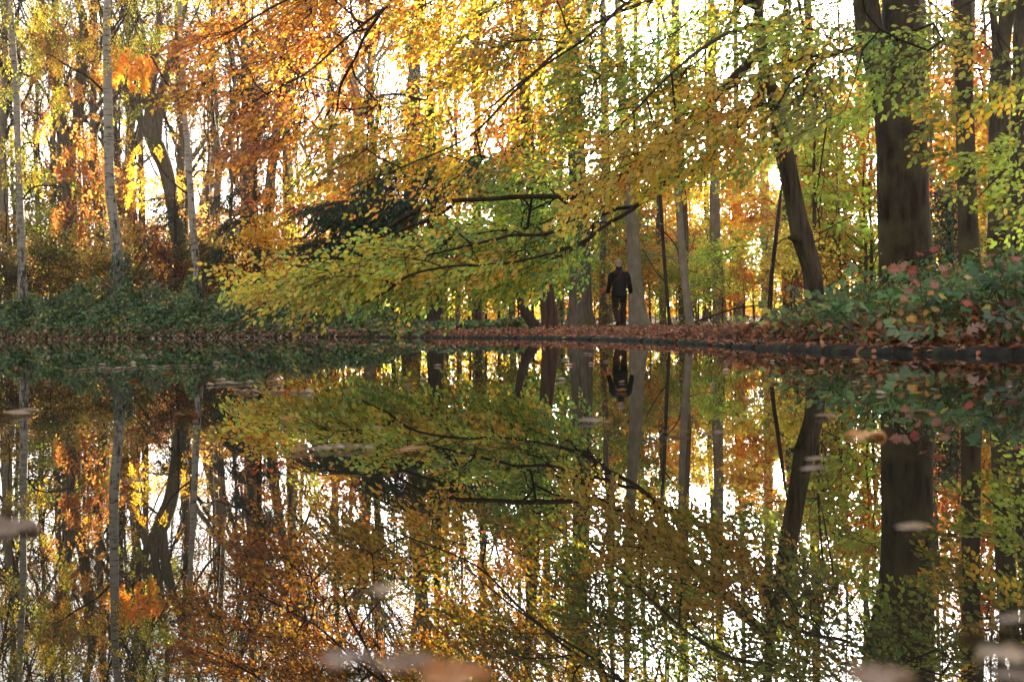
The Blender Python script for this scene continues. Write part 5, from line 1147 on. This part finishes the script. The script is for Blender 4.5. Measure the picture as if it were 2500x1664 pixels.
# ------------------------------------------------------------------ leaves afloat on the pond
def on_water(px, py, z=0.0):
    a = at(px, py, 1.0); t = (CAM_H - z) / (CAM_H - a[2]); return np.array([a[0] * t, t, z])
TAN, CREAM, PALE, OCHRE, DKRED = (.24, .14, .08), (.36, .25, .15), (.26, .17, .12), (.40, .15, .03), (.16, .04, .025)
rf = np.random.RandomState(31)
def floater(px, py, wpx, col, label, kind='curled', group=None, yaw=None, tip=0.16, mat='float', zs=1.0):
    p = on_water(px, py, .004); size = wpx * p[1] / F / (1.3 if py > 1400 else 1.05); th = rf.uniform(-.5, .5) + (math.pi if rf.rand() < .5 else 0) if yaw is None else yaw
    ax = np.array([math.cos(th), math.sin(th), rf.uniform(-.02, .05)]); nr = np.array([rf.normal(0, tip), rf.normal(0, tip) - .05, 1.0])
    o = single_leaf('floating_leaf', kind, mat, p - ax * size * .5 + UP * size * .02, ax, nr, size, np.array(col) * rf.uniform(.9, 1.1), zs=zs)
    return tag(o, label, 'leaf', group)
for a in [
    (845, 1612, 210, PALE, 'blurred pale leaf afloat at the bottom edge left of centre', 'lobed'), (985, 1622, 200, TAN, 'blurred light leaf beside the orange one at the bottom edge'), (1110, 1650, 250, OCHRE, 'blurred large orange leaf at the bottom edge below the centre', 'lobed'),
    (935, 1440, 100, CREAM, 'cream leaf floating alone between centre and bottom edge', 'lobed'), (30, 1290, 150, PALE, 'large pinkish leaf at the left edge in the lower reflections', 'lobed'), (25, 1232, 70, CREAM, 'small cream leaf just above the large pinkish one at the left edge'),
    (2225, 1289, 84, CREAM, 'narrow cream leaf over the reflection of the massive beech'), (2112, 1063, 112, (.56, .24, .04), 'orange lobed leaf floating left of the massive beech reflection', 'lobed'), (1985, 1147, 80, PALE, 'pale leaf right under the reflected sun, lower of two'), (1990, 1122, 58, CREAM, 'pale leaf right under the reflected sun, upper of two'),
    (2400, 1535, 180, CREAM, 'blurred bright leaf at the lower right, left one of the cluster'), (2485, 1515, 150, PALE, 'blurred bright leaf at the lower right, cut by the right edge'), (2450, 1600, 210, CREAM, 'blurred pale leaf low in the lower right cluster', 'lobed'), (2150, 1655, 230, TAN, 'blurred tan leaf at the bottom edge under the massive beech reflection', 'lobed'), (2480, 1655, 160, PALE, 'blurred leaf in the bottom right corner'),
    (952, 1147, 36, (.62, .26, .05), 'small orange leaf between the reflected yew and the raft', 'oval'), (320, 1174, 58, TAN, 'tan leaf left of the third birch reflection'), (455, 1012, 66, (.30, .09, .04), 'curled rust leaf on the reflection of the slender birch', 'lobed'), (700, 1022, 34, OCHRE, 'ochre leaf below the two long rafts'),
    (922, 1045, 28, CREAM, 'small cream leaf right of the yew reflection tip'), (970, 1025, 22, CREAM, 'tiny cream leaf above the small cream one'), (1442, 1028, 60, PALE, 'pale leaf below the reflected walking person'), (1482, 1030, 24, OCHRE, 'ochre scrap touching the pale leaf below the reflected person'), (1650, 1056, 70, CREAM, 'cream leaf on the reflection of the slim pale tree'),
    (1722, 1058, 44, DKRED, 'dark red lobed leaf right of the cream leaf', 'lobed'), (1755, 1056, 36, PALE, 'pale leaf tip right of the dark red leaf'), (1825, 972, 40, (.50, .20, .05), 'orange-brown leaf floating left of the dark leaning reflection', 'lobed'), (1805, 1025, 30, CREAM, 'small cream leaf left of the reflected sun'), (2020, 1017, 58, TAN, 'tan leaf right of the reflected leaning beech'),
    (2255, 1005, 64, CREAM, 'cream leaf over the left part of the reflected right bank'), (2445, 1018, 40, OCHRE, 'ochre leaf near the right edge below the kerb'), (2235, 960, 34, (.6, .42, .05), 'yellow leaf below the kerb at the massive beech'), (2480, 915, 40, CREAM, 'cream leaf close to the kerb at the right edge'), (42, 898, 22, (.50, .14, .04), 'red-orange leaf near the left edge below the brambles', 'lobed'),
    (40, 1012, 90, CREAM, 'long cream leaf at the left edge, front one of two'), (60, 1005, 70, PALE, 'long pale leaf at the left edge, rear one of two'), (1010, 1098, 90, OCHRE, 'amber speck leaf at the right end of the middle raft', 'oval'), (2090, 878, 24, (.5, .24, .06), 'small orange leaf by the kerb under the leaning beech'), (1975, 905, 22, (.5, .2, .05), 'orange leaf close to the kerb below the brambles'),
    (1940, 896, 18, CREAM, 'tiny bleached leaf close to the kerb below the brambles')]:
    floater(*a)
ORD2 = ['first', 'second', 'third', 'fourth', 'fifth', 'sixth', 'seventh', 'eighth', 'ninth', 'tenth', 'eleventh', 'twelfth']
def raft(x0, y0, x1, y1, n_, w, label, group, cols=((.52, .40, .32), (.62, .52, .42), (.46, .33, .26))):  # sky sheen on wet leaves is put into these lightened colours
    for i in range(n_):
        t = (i + rf.rand() * .6) / n_; floater(x0 + (x1 - x0) * t, y0 + (y1 - y0) * t + rf.normal(0, 1.1), w * rf.uniform(.6, 1.2), cols[rf.randint(len(cols))], (f'{ORD2[i]} from left: ' if n_ <= 12 else '') + label, 'curled', group, zs=2.4)
raft(505, 938, 690, 930, 9, 30, 'pale leaf of the upper long raft right of the birches', 'upper long leaf raft')
raft(575, 957, 768, 955, 9, 32, 'pale leaf of the lower long raft right of the birches', 'lower long leaf raft')
raft(720, 1098, 915, 1092, 8, 38, 'pale leaf of the raft below the reflected yew', 'leaf raft below the yew reflection')
raft(165, 905, 330, 899, 9, 18, 'pale leaf of the left long line below the brambles', 'left stretch of the leaf line')
raft(285, 898, 505, 891, 12, 18, 'pale leaf of the right long line below the brambles', 'right stretch of the leaf line')
raft(285, 870, 390, 868, 8, 13, 'tiny pale leaf of the short line near the bramble reflection', 'short leaf line')
raft(100, 871, 165, 868, 5, 12, 'tiny pale leaf of the line left of the short one', 'left short leaf line')
raft(0, 829, 330, 826, 26, 11, 'tiny pale leaf at the waterline of the left brambles', 'leaves at the left waterline')
raft(330, 826, 760, 823, 30, 11, 'tiny pale leaf at the waterline right of the thickest birch', 'leaves at the middle waterline')
for x0, x1, y0, y1, n_, lab, grp in [(900, 1400, 862, 950, 16, 'small scattered leaf under the reflected bough', 'leaves scattered under the bough reflection'), (1400, 1900, 862, 960, 18, 'small scattered leaf near the reflected person and trunks', 'leaves scattered by the trunk reflections'), (20, 560, 845, 935, 24, 'small scattered leaf on the bramble reflection', 'leaves scattered on the bramble reflection'), (2050, 2500, 885, 960, 10, 'small scattered leaf off the right kerb', 'leaves scattered off the right kerb')]:
    for i in range(n_):
        py = y0 + (y1 - y0) * rf.rand() ** 1.3; floater(x0 + (x1 - x0) * rf.rand(), py, rf.uniform(.10, .22) * (py - 790), ((.46, .33, .26), (.58, .46, .36), (.40, .28, .22), OCHRE)[rf.randint(4)], lab, 'curled', grp, zs=2.2)  # pale tones lightened to stand for the sky reflected in wet leaves

# ------------------------------------------------------------------ autumn haze in the wood
m, n, l, p, out = nodes('autumn_haze'); n.remove(p)
pv = n.new('ShaderNodeVolumePrincipled'); pv.inputs['Color'].default_value = (.97, .93, .86, 1); pv.inputs['Density'].default_value = 0.00026; pv.inputs['Anisotropy'].default_value = 0.5
l.new(pv.outputs[0], out.inputs['Volume'])
hb = np.array([(x, y, z) for z in (-1.8, 33) for x, y in ((-340, -340), (340, -340), (340, 340), (-340, 340))], float)
link('haze', new_mesh('haze', hb, quads=[[0, 3, 2, 1], [4, 5, 6, 7], [0, 1, 5, 4], [1, 2, 6, 5], [2, 3, 7, 6], [3, 0, 4, 7]]), m, kind='stuff')
